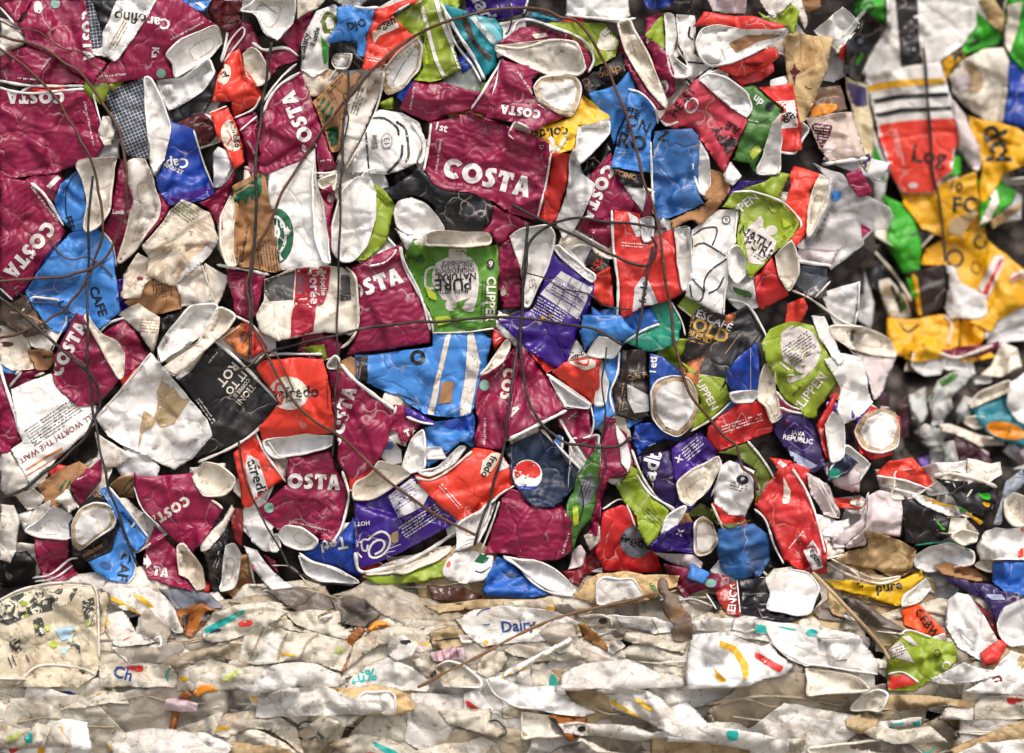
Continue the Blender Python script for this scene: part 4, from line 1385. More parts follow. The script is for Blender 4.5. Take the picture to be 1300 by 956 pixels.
@D3 1 paper_cup|white flattened cup strips under the purple shiny cup|cup
W:lining lw 340,440 560,450 620,500 600,560 400,480
@D3 1 paper_cup|burgundy and shadowed cup scraps deep above the lower bale, right of centre|cup
W bu 400,500 600,540 760,570 780,640 640,640 520,680 420,560
c gg 660,608 32,24
#---------------- bottom right in front
@D3 6 paper_cup|black and red glossy cup on its side with a pale open end, bottom right|cup
W bkg 810,590 900,580 980,575 1080,530 1250,590 1270,700 1200,790 1080,825 960,810 820,790
W:band rdb 680,660 740,620 800,600 830,790 760,780 720,730
t KENCO 780,700 -84 44 wh
R wh 7 805,595 815,700 825,795
H wh 960,580 1080,530 1200,550 1255,630 1230,700 1210,770 1130,785 1060,770 965,750 985,660
@D3 2 paper_cup|black ribbed cup rim lying behind the black and red cup|cup
W bk 630,665 680,660 720,760 690,760
R wh 9 635,665 690,750
#---------------- E0/E1 near
@E0 1 plastic_cup|clear plastic dome lid catching light behind the brown star cup|lid
W gtr 220,200 300,220 340,310 320,420 250,450 180,440 220,330
@E0 2 paper_cup|brown and orange photo-print cup above the beige one, right|cup
W dbr2 170,480 290,470 330,600 200,640 110,650 130,590
p orp 120,600 180,570 270,570 270,600 210,640 110,645
@E0 3 paper_cup|beige cup with maroon leaf-shaped stamp, right|cup
W lb 100,650 350,610 430,860 230,890 180,830
p mr 105,710 150,675 250,690 235,740 190,815 130,770
x lw 170,740 5 100 6
c lw 230,815 40,22 -20
R wh 24 190,905 440,870
@E0 2 paper_cup|cream and navy folded packet sides, behind the beige stamped cup|cup
W crn 310,420 440,470 480,780 440,950 400,900 360,640
p np 290,440 430,480 440,580 380,590 310,520
p np 430,850 460,830 450,920 400,920
@E0 2 paper_cup|black card with bright green lines near the top right|card
W bk 320,240 430,60 545,150 430,330 400,450 310,400
p bg2 370,340 410,285 420,305 385,360
c wb 400,225 14,14
R gtr 22 300,200 430,50
@E1 4 paper_cup|crumpled white film and cup scraps around the ragged plastic, right|plastic
W gtr 130,30 300,90 420,200 560,270 590,330 560,390 480,400 400,470 270,510 60,500 50,480 120,420 200,250 230,120
p bl 240,180 300,190 290,240 240,240
p bur 400,360 460,400 410,440
W:flap bur 320,90 400,60 470,200 400,220 340,150
@E1 3 paper_cup|pale pink cup wall with thick rolled rim under the ragged plastic, right|cup
W lw 60,490 280,500 240,600 50,570
R wh 20 60,570 150,585 240,595
@E1 1 paper_cup|smoky grey cup folds with cream edge in the gap at right|cup
W smk 50,620 230,660 180,780 100,760 40,700
R cr 12 20,730 130,780 300,900 420,940
R cr 10 235,680 150,770
@E2 2 paper_cup|large pinkish-white cup with oval mouth seen from the side, right|cup
W lw 320,170 420,220 600,225 500,465 470,470 440,340 400,260
H cr 230,60 330,60 440,70 560,130 605,200 600,230 460,220 330,175 260,120
@E2 3 paper_cup|crumpled white cup body stacked above the round cup base, right|cup
W wh 200,240 300,210 400,230 430,290 440,400 470,480 400,560 310,600 270,520 290,400
W:flap wh 130,0 200,10 250,110 310,250 280,280 230,210 180,140
@E2 4 paper_cup|round white cup base facing the camera, red edge below, right|cup
W re2 350,640 460,500 620,560 625,660 570,770 470,800 400,760
D wh 365,640 420,550 520,510 590,540 620,620 600,720 520,760 420,735
@E2 3 paper_cup|red cup sliver with long white mouth left of the round white base|cup
W re2 155,610 250,430 280,430 240,560 200,620 240,810 210,790
H wh 205,600 250,530 300,560 320,680 300,780 240,815 225,720
@E2 1 paper_cup|navy scraps below the long white mouth, right|cup
W nv 220,830 310,760 390,810 320,880 220,920
c tg 260,870 34,28
@E2 3 paper_cup|red and yellow edged folded cup with black scribbles, right|cup
W or 480,870 560,800 690,785 800,920 790,950 640,910 490,890
l yeo 16 500,905 640,925 800,1000
R wh 12 490,885 640,910 800,965
R wh 16 510,935 640,970 790,1010
@E3 3 paper_cup|white cup with yellow-red banded rim overlapping the scribbled red one, right|cup
W wh 670,120 760,130 940,190 955,240 880,240 740,180
p yeo 730,135 800,150 930,190 930,200 800,170
p re 770,105 830,90 930,170 940,190 860,160
@E3 1 paper_cup|black cup bodies with green flecks, deep at right|cup
W bk 640,130 760,180 900,240 880,350 840,390 640,390 630,250
p bg2 820,265 870,310 860,325 830,290
@E3 2 paper_cup|tall pale cup side standing behind the tan paper cup, right|cup
W lw 310,410 430,300 440,130 500,95 620,120 635,220 620,350 440,330 430,400 330,420
@E3 1 paper_cup|lilac cup fold leaning left beside the red leaning cup|cup
W lw 240,370 400,260 430,130 450,100 440,300 320,410 250,420
@E3 4 paper_cup|flattened tan cup stack with creased open flap, lower right|cup
W tnc 230,490 330,430 440,410 430,310 560,350 710,420 680,540 600,590 480,530
l cr 10 240,510 400,560 560,600
R cr 14 225,500 330,560 500,610 620,580
R cr 10 240,475 350,530 490,585 620,570
@E3 3 paper_cup|bright yellow cup with black lettering, folded flat at lower right|cup
W ye 200,590 330,590 480,620 640,580 740,535 750,580 640,690 620,740 420,680 260,640
t pure 560,640 -8 56 bk
t cl 400,610 10 44 bk
l bk 8 400,680 480,690
H wh 625,740 640,680 760,580 790,640 720,710
@E3 2 paper_cup|bright orange cup with black upside-down letters, lower right|cup
W orr 625,750 720,720 830,830 880,900 790,900 640,840
t CEBW 770,830 55 48 bk
@E3 2 paper_cup|white crushed bowl with green edge, right above the yellow cup|cup
H gw 690,460 770,410 900,385 1020,440 1030,500 920,520 760,550 700,520
R tg 10 700,400 900,380 1000,430
@E3 3 paper_cup|brown rolled cup lying over purple folded cups, lower right|cup
W kr 800,510 860,490 1030,530 1110,590 1040,600 850,560
@E3 2 paper_cup|dark purple folded cup behind a standing white one, lower right|cup
W np 820,540 1000,590 1130,620 1300,680 1250,700 1130,780 1080,700 900,620
p wb 1120,670 1200,690 1180,700
@E3 1 paper_cup|dark maroon strip behind the standing white cup, lower right|cup
W dr 1000,680 1150,800 1200,953 1100,900
@E3 5 paper_cup|standing white cup with dented side and oval mouth, lower right|cup
W wh 865,830 880,700 930,660 990,670 1060,750 1130,870 1155,920 1160,1000 1060,1040 930,960
p gw 900,830 940,860 1010,870 1040,900 1020,980
@E3 4 paper_cup|purple-grey cup with pale round open mouth at the right edge, lower right|cup
W np 1030,600 1130,640 1300,680 1310,700 1180,780 1150,830 1110,740
p wb 1090,670 1180,670 1200,700 1120,700
H gw 1150,830 1190,740 1300,690 1330,730 1330,930 1230,960 1170,900
@E3 3 paper_cup|blue cup side with dark crease at the right edge, lower right|cup
W bl2 1130,490 1200,480 1320,490 1320,680 1200,660 1120,600
l bk 10 1080,460 1110,560 1130,640
l dgr 6 1180,490 1185,580
@E3 3 paper_cup|round crumpled white cup with red patches at the right edge|cup
W wh 1030,410 1080,330 1140,300 1220,310 1300,300 1310,480 1200,480 1060,480
p or 1270,420 1310,410 1310,490 1265,480
p or 1270,310 1310,300 1310,340
@E3 3 paper_cup|small cream cup rim beside the round crumpled white cup, right|cup
H cr 895,350 950,320 1050,330 1040,380 960,400
@E3 2 paper_cup|folded cream cup edges at the right border|cup
H cr 1190,150 1240,110 1310,130 1310,290 1240,290 1190,230
@E3 1 paper_cup|pale blue-grey cup side near the right border|cup
W smk2 1130,290 1200,50 1290,-20 1310,60 1190,160 1180,290
@E3 2 paper_cup|wide cream rolled rim over a black and green cup, right|cup
W bk 800,30 900,40 1160,70 1140,200 1060,240 940,190 880,90
p bg2 1040,115 1110,110 1120,150 1080,150
p yeo 1060,160 1120,170 1100,200
R cr 22 800,20 900,5 1050,40 1150,80
@E3 2 paper_cup|green and yellow ribbon scrap lying across the black cup, right|scrap
W bg2 930,180 990,210 960,220
W:flap yeo 980,210 1080,275 1060,290 990,230
@E3 1 paper_cup|red and cream torn scrap right of the large red leaning cup|cup
W or 250,135 430,150 410,200 280,195
W:flap dw 340,145 430,155 410,190 340,180
@E3 3 paper_cup|white pleated cup mouth behind the large red leaning cup|cup
W:lining lw 100,0 220,60 290,220 280,255 200,230 130,120
R wh 8 130,20 200,120 270,250
R wh 8 170,30 230,140 290,230
#---------------- FAR bale
@E0 1f plastic_bottle|green plastic milk bottle side with black ring mark, top right bale|bottle
W bg2 210,-20 560,-20 545,140 430,90 330,120 200,30
l dgr 12 420,30 450,10 480,40 450,60
@E0 3f plastic_bottle|translucent bottle neck with black stripe label in the bale at top right|bottle
W wh 540,-20 1030,-20 1040,140 960,250 840,330 820,440 620,370 430,420 410,400 480,250 550,150
p dkb 590,-20 715,-20 722,200 750,375 622,368 610,180
@E0 4f plastic_bottle|large bottle with yellow, black and red bands, in the bale at top right|bottle
W wh 420,390 620,370 840,340 880,480 920,580 950,650 930,800 900,950 850,990 800,1070 620,1060 590,1000 540,880 490,700 450,520
p yeo 442,470 600,440 760,432 865,430 880,458 760,468 600,478 450,505
p dkb 452,550 600,520 760,512 880,508 890,530 760,538 600,548 460,575
p dkb 465,625 620,595 760,590 900,582 905,605 760,612 620,622 472,650
p or 486,690 620,668 780,655 945,650 930,800 900,950 850,990 800,1065 620,1060 590,1000 540,880
t Log 780,870 8 95 dkb
x wh 605,810 78 200 2
c lw 690,1020 26,16
@E0 2f plastic_bottle|yellow bottle piece with handwriting like marks above the cream jug, top right bale|bottle
W yeo 840,330 960,250 980,310 900,390 870,460 840,440
t M 935,300 -20 60 dkb
@E0 2f plastic_bottle|green bottle piece with brown flap, top right bale|bottle
W bg2 960,250 1040,60 1190,190 1160,240 1080,270 965,305
t di 1030,220 -10 56 dkb
W:flap tnc 1040,0 1130,-20 1200,100 1190,190 1110,130
@E0 2f plastic_bottle|cream bottle shoulder with round opening, right bale|bottle
W cr 890,420 960,330 1080,270 1190,260 1220,340 1200,560 1180,670 1090,665 990,600 900,510
c tn 1020,430 52,84 -20
c lw 960,450 48,62 10
@E0 2f plastic_bottle|bright green and white bottle side at the right border|bottle
W bg2 1240,150 1300,20 1340,20 1340,420 1240,330 1210,290
W:neck cr 1210,30 1290,10 1270,150 1220,300 1190,240
@E0 1f plastic_bottle|royal blue bottle wedge at the right border|bottle
W rb 1200,290 1340,420 1340,730 1180,665 1215,480
@E0 4f plastic_bottle|pale lilac folded bottle tip hanging beside the red banded bottle|bottle
W lw 900,540 980,640 1050,800 1070,900 1050,950 1000,920 940,820 930,690
@E0 3f plastic_bottle|yellow bottle lying with black rotated letters, right bale|bottle
W yeo 990,640 1180,680 1260,700 1340,760 1340,900 1200,950 1080,1120 1050,1090 1070,900 1040,800
t dty 1150,800 65 130 dkb
@E0 1f plastic_bottle|cloudy grey bottle fragment with a green corner left of the red banded bottle|bottle
W gw 430,420 470,700 560,950 500,1200 440,1000 380,700
p bg2 460,760 520,880 540,1000 480,960
p yeo 440,640 470,700 480,790 450,760
@E1 1f plastic_bottle|green bottle fragments behind the crumpled clear film, right bale|bottle
W bg2 520,200 640,260 700,320 740,520 720,640 640,640 540,480 560,330
l dgr 12 680,430 740,400
@E1 3f plastic_bottle|yellow creased bottle below the red banded bottle, right bale|bottle
W yeo 610,170 820,130 860,140 1040,70 1050,230 1050,320 960,440 860,445 740,390 640,260
t FO 985,260 0 90 dkb
t 10 930,160 10 56 dkb
p tn 900,340 1040,290 1050,330 960,440 880,410
@E1 2f plastic_bottle|green bottle body with beige handle to the right, right bale|bottle
W bg2 1045,120 1140,100 1260,190 1240,250 1130,340 1060,390 1050,250
W:handle cr 1090,170 1150,170 1165,250 1120,340 1050,380 1120,230
W:seam tnc 1110,350 1280,250 1290,270 1130,400
@E1 4f plastic_bottle|yellow bottle with two black ring letters and red stripe label, right bale|bottle
W yeo 730,590 760,500 850,450 1030,400 1180,520 1340,650 1340,800 1150,900 1130,960 960,900 900,700 880,590
c dkb 920,555 50,52
c yeo 920,555 34,36
c dkb 1060,465 38,38
c yeo 1060,465 25,25
l dkb 6 1010,620 1050,640 1060,590 1020,575 1010,620
p wh 1140,535 1195,540 1190,580 1100,780 1050,720
p re 1165,560 1190,560 1090,770 1068,750
p wh 1230,640 1340,600 1340,640 1220,690
p re 1230,660 1290,635 1290,650 1225,680
@E1 4f plastic_bottle|grey-white bottle base in front of the yellow ring-letter bottle|bottle
W gw 870,590 920,600 950,690 1090,760 1100,860 1070,880 900,890 860,830 890,720
@E1 3f plastic_bottle|crushed white bottle side at the lower right of the bale|bottle
W gw 1160,760 1190,690 1340,740 1340,900 1190,950 1080,1000 1100,900
@E1 2f plastic_bottle|blackened striped carton pieces under the green bottle, right bale|carton
W dbr 650,630 870,585 880,700 860,830 760,890 700,880 640,760
p yeo 680,640 710,640 740,870 720,870
p bg2 650,660 680,660 720,760 690,780
@E1 2f paper_cup|folded cream cup edges in the dark gap left of the striped carton|cup
W cr 500,680 560,660 660,780 680,880 560,890 520,800
p dkb 560,700 580,700 640,840 620,860
p bg2 600,740 660,820 640,850
R cr 20 480,520 600,660 680,790
@E1 1f paper_cup|grey-green cup standing in the dark gap beyond the near bale|cup
W gw 370,620 420,610 480,800 460,940 390,900 370,740
@E1 3f plastic_bottle|yellow bottle rolled flat with a black tick-like mark, bottom of the right bale|bottle
W yeo 545,880 700,890 850,860 930,870 950,900 940,1040 860,1100 700,1130 580,1080 550,1000
l dkb 12 620,920 660,960 720,920
R cr 18 860,870 900,920 880,1040
@E1 2f plastic_bottle|yellow bottle continuing under the grey-white base, bottom of the right bale|bottle
W yeo 930,900 1130,860 1110,960 1060,1030 1150,1100 950,1130 940,1000
@E1 1f plastic_bottle|white and green bottle edges at the right border below the yellow bottles|bottle
W gw 1080,960 1200,880 1340,850 1340,1000 1200,1020 1100,1060
l gr 12 1100,950 1200,900
#---------------- mid gap
@E2 1g paper_cup|cream and plum cup rim under the yellow bottle, in the gap at right|cup
W bu 840,190 1000,170 1140,150 1170,140 1160,190 1050,230 920,245
R cr 20 835,210 920,235 1000,215 1130,165
@E2 1g paper_cup|grubby white folded cup at the right in the gap below the bottles|cup
W cr 1110,280 1180,150 1260,180 1290,280 1180,340 1060,330
@E2 1g paper_cup|green-and-grey crushed cup deep in the gap, right|cup
W gwd 770,470 820,370 870,330 1000,280 1020,340 900,460 830,600 790,560
p gr 830,360 930,290 940,340 850,400
p gr 770,450 800,420 810,440 770,480
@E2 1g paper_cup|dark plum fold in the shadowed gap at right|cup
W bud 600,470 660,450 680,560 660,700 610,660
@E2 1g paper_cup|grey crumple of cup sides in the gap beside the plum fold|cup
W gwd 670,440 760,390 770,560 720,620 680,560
@E2 1g paper_cup|pale cup tip pointing down in the gap, right|cup
W gwd 800,490 900,460 910,520 850,600 790,610
@E2 1g paper_cup|blue-white torn cup pieces low in the gap, right|cup
W gwd 730,690 860,600 880,640 850,720 760,720
@E2 3g paper_cup|teal cup with orange oval and cream rim at the right border|cup
W te3 1000,500 1190,430 1340,500 1340,740 1170,690 1090,640 1040,570
c orp 1200,635 110,46 14
x dkb 1200,640 14 130 1
H cr 985,485 1060,420 1220,360 1240,400 1200,430 1010,515
W:flap wh 1200,500 1220,370 1340,290 1340,620 1260,580
@E2 2g paper_cup|long cream flattened cup edge below the teal cup, right|cup
W cr 830,600 900,600 1000,640 1180,690 1200,715 1060,720 950,670 850,640
@E2 1g paper_cup|folded lilac cup leaf in front of plum cup, right gap|cup
W lwd 990,740 1020,700 1110,760 1110,850 1085,890 1040,820
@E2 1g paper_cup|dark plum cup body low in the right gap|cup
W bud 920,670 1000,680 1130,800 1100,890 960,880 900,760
@E2 1g paper_cup|upright grey cup strips in the right gap|cup
W gwd 850,700 910,690 950,880 870,890
R cr 8 910,690 950,880
@E2 2g paper_cup|wide beige rolled rim low in the right gap|cup
W cr 800,890 860,860 1000,890 1150,930 1160,960 1000,960 840,930
@E2 1g paper_cup|light grey folded cup at the right border above the blue-grey side|cup
W gwd 1160,950 1230,850 1340,800 1340,1000 1180,1010
@E2 1g paper_cup|small lilac scrap above the red scribbled cup, right gap|cup
W lp 710,790 780,770 780,860 740,840
@E2 1g paper_cup|pale grey crushed cup between lilac scrap and grey strips|cup
W gwd 780,740 850,740 860,880 790,860
#---------------- lower bale strip
@F0 6l plastic_jug|large dirty white bag with faded black leaf print at the lower left corner|jug
W dwp -10,160 100,110 250,80 470,100 495,130 500,350 500,500 480,540 400,600 -10,600
p pat 0,170 110,130 240,110 390,105 350,180 240,220 150,240 40,290 0,280
p pat 50,330 100,360 115,410 80,430 45,390
p pat 340,350 370,310 400,380 400,440 370,390 330,420
p bls 270,310 370,290 360,350 310,370
p bls 300,400 340,400 320,450
p li2 225,290 250,290 250,320 225,320
c li2 268,385 18,18
p pat 160,150 250,120 260,150 170,190
p pat 30,230 120,190 130,220 60,260
c dk2 205,315 20,30
l dgr 6 40,450 60,500
l dgr 6 60,440 80,490
l dgr 8 130,440 145,470
p pat 410,170 470,150 480,280 430,300
p pat 160,260 210,250 230,330 180,340
l pat 5 420,190 450,240 430,290
l pat 6 60,330 90,400 60,420
R dw 11 -10,170 100,115 250,82 400,80 470,100 490,200 495,450
R dw 10 80,590 180,500 300,490 420,510 480,540
@F0 5l plastic_bag|cream fold of the dirty bag standing at its right side|bag
W:fold dwp 490,130 540,120 545,200 520,320 500,340
@F0 4l plastic_bottle|white squashed bottle with yellow stripes, lower left beside the leaf-print bag|bottle
W lwp 480,100 600,85 740,100 820,140 880,220 920,330 880,330 700,240 560,190 540,130
p yeo2 550,140 640,190 715,235 700,240 600,190 545,160
p yeo2 660,135 720,150 780,210 740,200 700,170
@F0 4l plastic_film|grey-brown crumpled film draped on the striped bottle, lower left|film
W gtb2 700,240 740,200 830,290 860,330 820,400 720,330 695,290
@F0 5l paper_sheet|white triangular wall of a cup with short red line, lower left|cup
W lwp 540,270 600,290 780,370 700,390 600,400 560,380 530,320
l re 4 615,365 655,348
@F0 4l bottle_cap|round yellow cap between the leaf-print bag and the white triangle|cap
W ye 515,262 540,255 552,275 545,298 525,300 512,285
@F0 3l plastic_bottle|orange-brown stained pocket glowing between bottles, lower left|bottle
W orb 860,220 1010,180 1080,210 1010,290 960,350 910,330
p dk2 910,240 950,230 930,330 915,330
p dk2 1030,220 1070,215 1000,310 985,310
@F0 5l plastic_bottle|white bottle with teal stripe and red oval, lower left of centre|bottle
W crp 1010,320 1070,230 1160,190 1320,170 1450,230 1330,300 1230,340 1130,370 1060,380 1015,360
p tel 1020,310 1110,260 1220,210 1225,225 1140,280 1030,335
p re 1185,280 1230,262 1272,272 1250,298 1200,298
p np 1015,355 1060,320 1100,305 1110,322 1060,325
@F0 5l plastic_film|beige twisted plastic strands below the teal striped bottle|film
W gyb 810,470 900,430 1100,390 1200,380 1240,440 1180,470 1050,440 960,480 880,510 820,490
@F0 4l plastic_film|grey crumpled clear film in the lower left foreground|film
W gtb2 560,410 650,390 780,400 900,370 930,400 860,470 700,490 600,470
@F0 5l plastic_ring|tiny pale pull ring standing on the lower bale|ring
R wh 12 770,360 800,350 805,390 790,400
@F0 6l paper_cup|white carton with blue script and red patch, bottom left of centre|carton
W crp 495,480 600,490 740,480 850,490 885,540 885,600 500,600
p re 620,500 720,490 710,530 660,515
t Ch 615,530 15 60 npb
l tel 8 850,505 830,540 840,570
@F0 5l plastic_bottle|curved white bottle side with yellow flash at the bottom edge, left of centre|bottle
W crp 890,520 1050,460 1200,500 1400,480 1480,600 890,620
p ye 890,550 945,548 930,575 895,572
p li3 1110,550 1190,510 1205,520 1160,570 1110,570
@F1 5l plastic_bottle|pleated cream bottle crushed like an accordion, lower left of centre|bottle
W crp -70,470 -40,330 60,285 170,320 330,330 470,370 500,400 450,520 380,500 250,470 100,480 0,490
l gyb 10 60,300 -10,460
l gyb 8 120,310 40,470
l gyb 12 180,320 150,390 130,460
l gyb 12 330,340 280,370 240,460
p lwp 90,330 160,340 110,470 10,480
p yeo 140,425 215,435 220,447 150,438
c li3 435,415 24,12 -20
@F1 4l plastic_bottle|cream bottle with an orange spot near the grey film, lower centre left|bottle
W crp 0,240 90,225 200,270 330,330 200,320 60,290 -40,300
p yeo 95,232 150,232 180,270 130,255
@F1 4l plastic_bottle|ragged off-white bottle with folded handle, lower centre left|bottle
W crp 160,225 270,215 440,215 450,290 520,340 480,370 400,350 330,330 220,290
R dk2 8 430,280 480,280 525,340 480,365
@F1 3l plastic_film|dark grey dusty film lump on the lower bale, centre left|film
W gyk 60,120 200,100 380,140 420,200 380,220 220,220 140,170
@F1 2l paper_cup|white cup wall lying at the back of the lower bale|cup
W crp -60,180 60,170 210,185 200,200 60,225 -60,230
@F1 3l plastic_film|grey tangled wrap under the big transparent film|film
W gyk 400,160 500,140 620,180 640,240 560,300 440,280
@F1 4l plastic_film|big translucent beige film sheet sweeping down to the right, lower centre|film
W film 390,140 560,90 700,90 830,140 880,230 940,290 850,310 760,290 640,230 560,160 440,150
l lwp 3 600,120 800,200 860,290
l lwp 3 640,110 830,190 900,290
@F1 4l plastic_bottle|rusty orange stained bottle mouth in the lower centre|bottle
W orp 570,310 610,270 660,265 700,290 640,300 590,325
W:base orb 460,360 540,290 570,320 520,370 480,500 440,540 470,430
@F1 5l plastic_bottle|crumpled cream bottle with yellow band, lower centre|bottle
W crp 510,380 600,320 720,290 850,310 885,350 905,410 840,430 740,380 640,390 560,440 470,520
p yeo 830,372 890,375 905,412 890,395 835,382
@F1 5l plastic_bottle|torn white bottle neck with dark recess, lower centre|bottle
W lwp 670,400 700,350 760,340 830,390 800,450 720,470 680,440
p dk2 735,370 790,362 800,385 750,390
@F1 4l plastic_bottle|long pale bottle with tan folds at the back of the lower bale, centre|bottle
W tnp 860,190 1000,180 1140,160 1500,160 1540,230 1300,240 1060,210 940,230
@F1 4l plastic_bottle|golden dirty bottle folds, lower centre|bottle
W tnp 880,330 1000,290 1080,330 1060,390 960,420 900,380
l dk2 6 900,370 1060,350
@F1 5l plastic_bottle|white oval milk bottle with small blue script, lower centre|bottle
W lwp 1020,260 1100,215 1250,190 1500,215 1560,240 1640,280 1600,330 1450,370 1300,380 1200,390 1150,400 1080,350
t Dairy 1335,300 -6 56 npb
l npb 6 1125,240 1150,215 1190,205
l npb 5 1155,290 1190,285
p yeo 1030,262 1060,300 1040,295
p yeo 1155,365 1190,370 1165,400
@F1 5l plastic_bottle|pink ribbed bottle neck, lower centre|bottle
W pkp 890,430 1000,400 1060,405 1070,460 980,470 900,470
l pkd 6 920,425 930,470
l pkd 6 950,415 965,470
l pkd 6 985,405 1000,468
l pkd 6 1020,402 1035,464
@F1 6l plastic_bottle|round white bottle base at the bottom edge, left of centre|bottle
W lwp 0,560 100,490 250,470 340,490 420,530 440,600 0,620
p yeo 400,505 435,500 440,550
c np 412,495 14,8
@F1 6l plastic_bottle|white bottle with teal digits at the bottom edge, centre|bottle
W lwp 490,560 560,500 720,470 800,500 880,570 890,620 470,620
t 10% 560,545 -10 60 tel
l tel 5 500,575 620,560
@F1 5l plastic_bottle|white curled bottle rim near the bottom edge, centre|bottle
H crp 910,500 980,470 1060,490 1140,560 1150,600 960,600
@F1 4l plastic_bottle|grey wedge of folded carton, bottom centre|carton
W crp 800,470 890,430 960,480 900,570 830,510
p dgr 870,560 920,510 930,560 900,575
@F1 4l plastic_bottle|plain off-white jug side below the rusty twig, centre|jug
W crp 1140,470 1170,420 1270,420 1280,470 1240,520 1180,560 1120,530
@F1 5l plastic_bottle|round white lid with yellow ring at the bottom edge|lid
W lwp 1190,600 1230,540 1300,500 1400,480 1400,600
l ye 8 1235,575 1260,545 1320,520 1400,500
@F2 6l drinking_straw|white drinking straw with a yellow side stripe lying across the lower bale|straw
W wh 0,520 335,345 345,375 0,555
p yeo2 0,543 345,366 345,378 0,558
@F2 5l plastic_bag|grey translucent plastic bag spread under the straw, lower right of centre|bag
W film 170,330 240,270 340,280 400,400 560,470 640,460 720,500 560,480 420,480 330,440 230,380
p film 330,290 380,300 440,400 620,460 900,400 920,470 720,500 560,480 400,460 340,400
@F2 5l plastic_bottle|squashed milk jug side with blue arc, beneath the clear bag|jug
W crp 0,410 60,380 180,400 340,380 420,460 300,470 160,470 40,440
l npb 5 255,425 280,438 310,425
@F2 6l leaf|curled brown dead leaf on the clear bag, lower right of centre|leaf
W lfb 370,290 400,285 470,330 520,400 522,425 460,390 390,350
@F2 4l plastic_bottle|yellow-edged white bottle tail beside teal thread, lower centre right|bottle
W crp 0,170 200,160 280,210 240,260 0,260
p ye 210,195 280,200 205,255 195,240
l tel 4 225,250 250,220 290,225
@F2 5l paper_cup|dirty cone-shaped cup lying with a glossy white crinkled mouth, lower right of centre|cup
W tnc 345,150 400,70 480,30 600,20 700,35 880,40 860,100 780,120 760,160 600,190 470,195
p gr 720,80 750,80 770,130 740,110
H lwp 460,80 500,50 560,60 640,60 680,110 690,150 600,160 500,190 465,180
@F2 4l plastic_bottle|long white tube-like bottle with clamp rings, lower right of centre|bottle
W lwp 370,240 560,240 760,250 860,290 1000,250 1210,255 1400,290 1560,330 1560,440 1300,370 1000,320 860,320 760,335 580,310 400,290
p tel 1240,280 1300,278 1300,330 1245,335
l re 5 1200,262 1300,270
l gyb 8 560,250 590,300
l gyb 8 740,260 770,325
l gyb 8 980,255 1010,310
l gyb 10 940,250 960,310
R crp 16 400,250 480,240 530,260 540,300
c dk2 495,270 22,16
@F2 6l plastic_film|twisted brown-grey tissue wad standing upright on the lower bale|tissue
W lfg 765,70 790,52 820,70 825,115 870,150 900,210 930,230 945,300 940,350 900,375 850,365 830,320 850,290 800,240 785,190 800,150 770,120
@F2 4l plastic_bottle|grey-white bottle folds behind the clear bag, lower right|bottle
W crp 560,320 700,330 850,370 920,370 900,430 760,400 700,390 600,370
@F2 6l plastic_bottle|white folded bag edge with pink seam at the bottom edge, right of centre|bag
W lwp 290,530 400,480 620,460 760,520 900,550 920,600 280,620
l pkd 6 640,465 760,510 890,545
@F2 4l plastic_bottle|crumpled white neck with teal scrap at the bottom edge, centre|bottle
W crp 120,500 200,470 230,520 280,560 260,620 150,620
p tel 230,535 280,540 270,600 220,600
@F2 6l paper_cup|square white cup wall with yellow curved stripe and red tag, bottom right of centre|cup
W wh 905,520 935,340 1080,320 1300,400 1440,480 1450,500 1400,540 1300,560 1220,600 920,610
p yeo 1080,362 1160,400 1215,470 1228,520 1212,570 1195,560 1180,480 1140,420 1078,398
p re 1255,420 1330,460 1400,500 1380,530 1250,450
p yeo 1050,505 1120,570 1070,575
@F3 6l paper_cup|long creased white cup with folded rims, bottom right|cup
W wh 50,300 80,285 200,320 330,350 460,340 510,340 520,370 600,470 590,520 480,510 320,480 240,480 160,450 80,380
l cr 6 130,350 300,420 400,440
l dr 5 390,455 440,450
R wh 9 50,300 100,390 180,440 240,470 330,480 450,500 590,520
@F3 5l plastic_bottle|white bottle tail with teal marks beneath the creased white cup, bottom right|bottle
W lwp -10,255 100,265 300,290 480,320 520,340 400,350 200,330 0,320
p tel -10,275 50,285 50,335 -10,345
p tel 100,285 200,300 190,306 105,300
c tel 270,318 28,18
@F3 5l plastic_bottle|clear crumpled nozzle poking out beside the stick, bottom right|bottle
W gtr 510,345 545,335 560,370 540,400 510,385
@F3 4l paper_cup|white scrap with red tag at lower right beneath the creased cup|cup
W wh 0,390 70,370 150,470 120,520 0,540
p re 0,415 75,465 70,490 0,450
@F3 5l paper_cup|curled white cup rims in a row at the bottom edge, right|cup
H cr 240,490 330,500 430,520 500,540 560,600 250,620
@F3 3l plastic_bottle|brown-tan leathery fold behind the stick, lower right|scrap
W gyk 270,210 380,130 500,160 640,250 740,310 640,300 500,270 400,260 300,250
@F3 4l plastic_film|pale brown translucent leaf-like film behind the stick|film
W tnc 340,100 400,140 460,230 440,250 370,230 345,170
@F3 6l paper_cup|lime cup with patterned white triangle and small teapot, bottom right|cup
W li 635,430 640,400 700,330 760,310 850,340 960,370 980,440 930,500 830,560 780,600 640,600 630,520
p gt 640,400 700,355 770,465 640,430
x bk 690,410 -20 80 4
p gt 705,335 740,330 795,385 760,378
p re 645,530 720,520 780,565 640,600
l dgr 4 865,405 885,400 895,425 875,440 862,420
c gt 925,480 24,24
c li 925,480 14,14
R wh 10 640,520 710,510 790,560
R wh 9 700,330 740,305 850,340
@F3 6l paper_cup|triangular white cup flap at the very bottom right|cup
W wh 835,550 1010,460 1100,500 1175,525 1050,560 900,570
@F3 4l paper_cup|white scribbled cup wall with red oval in the bottom right corner|cup
W wh 1150,500 1240,400 1350,450 1350,620 1000,610 1100,550
l dr 8 1150,540 1180,530 1190,550 1160,555
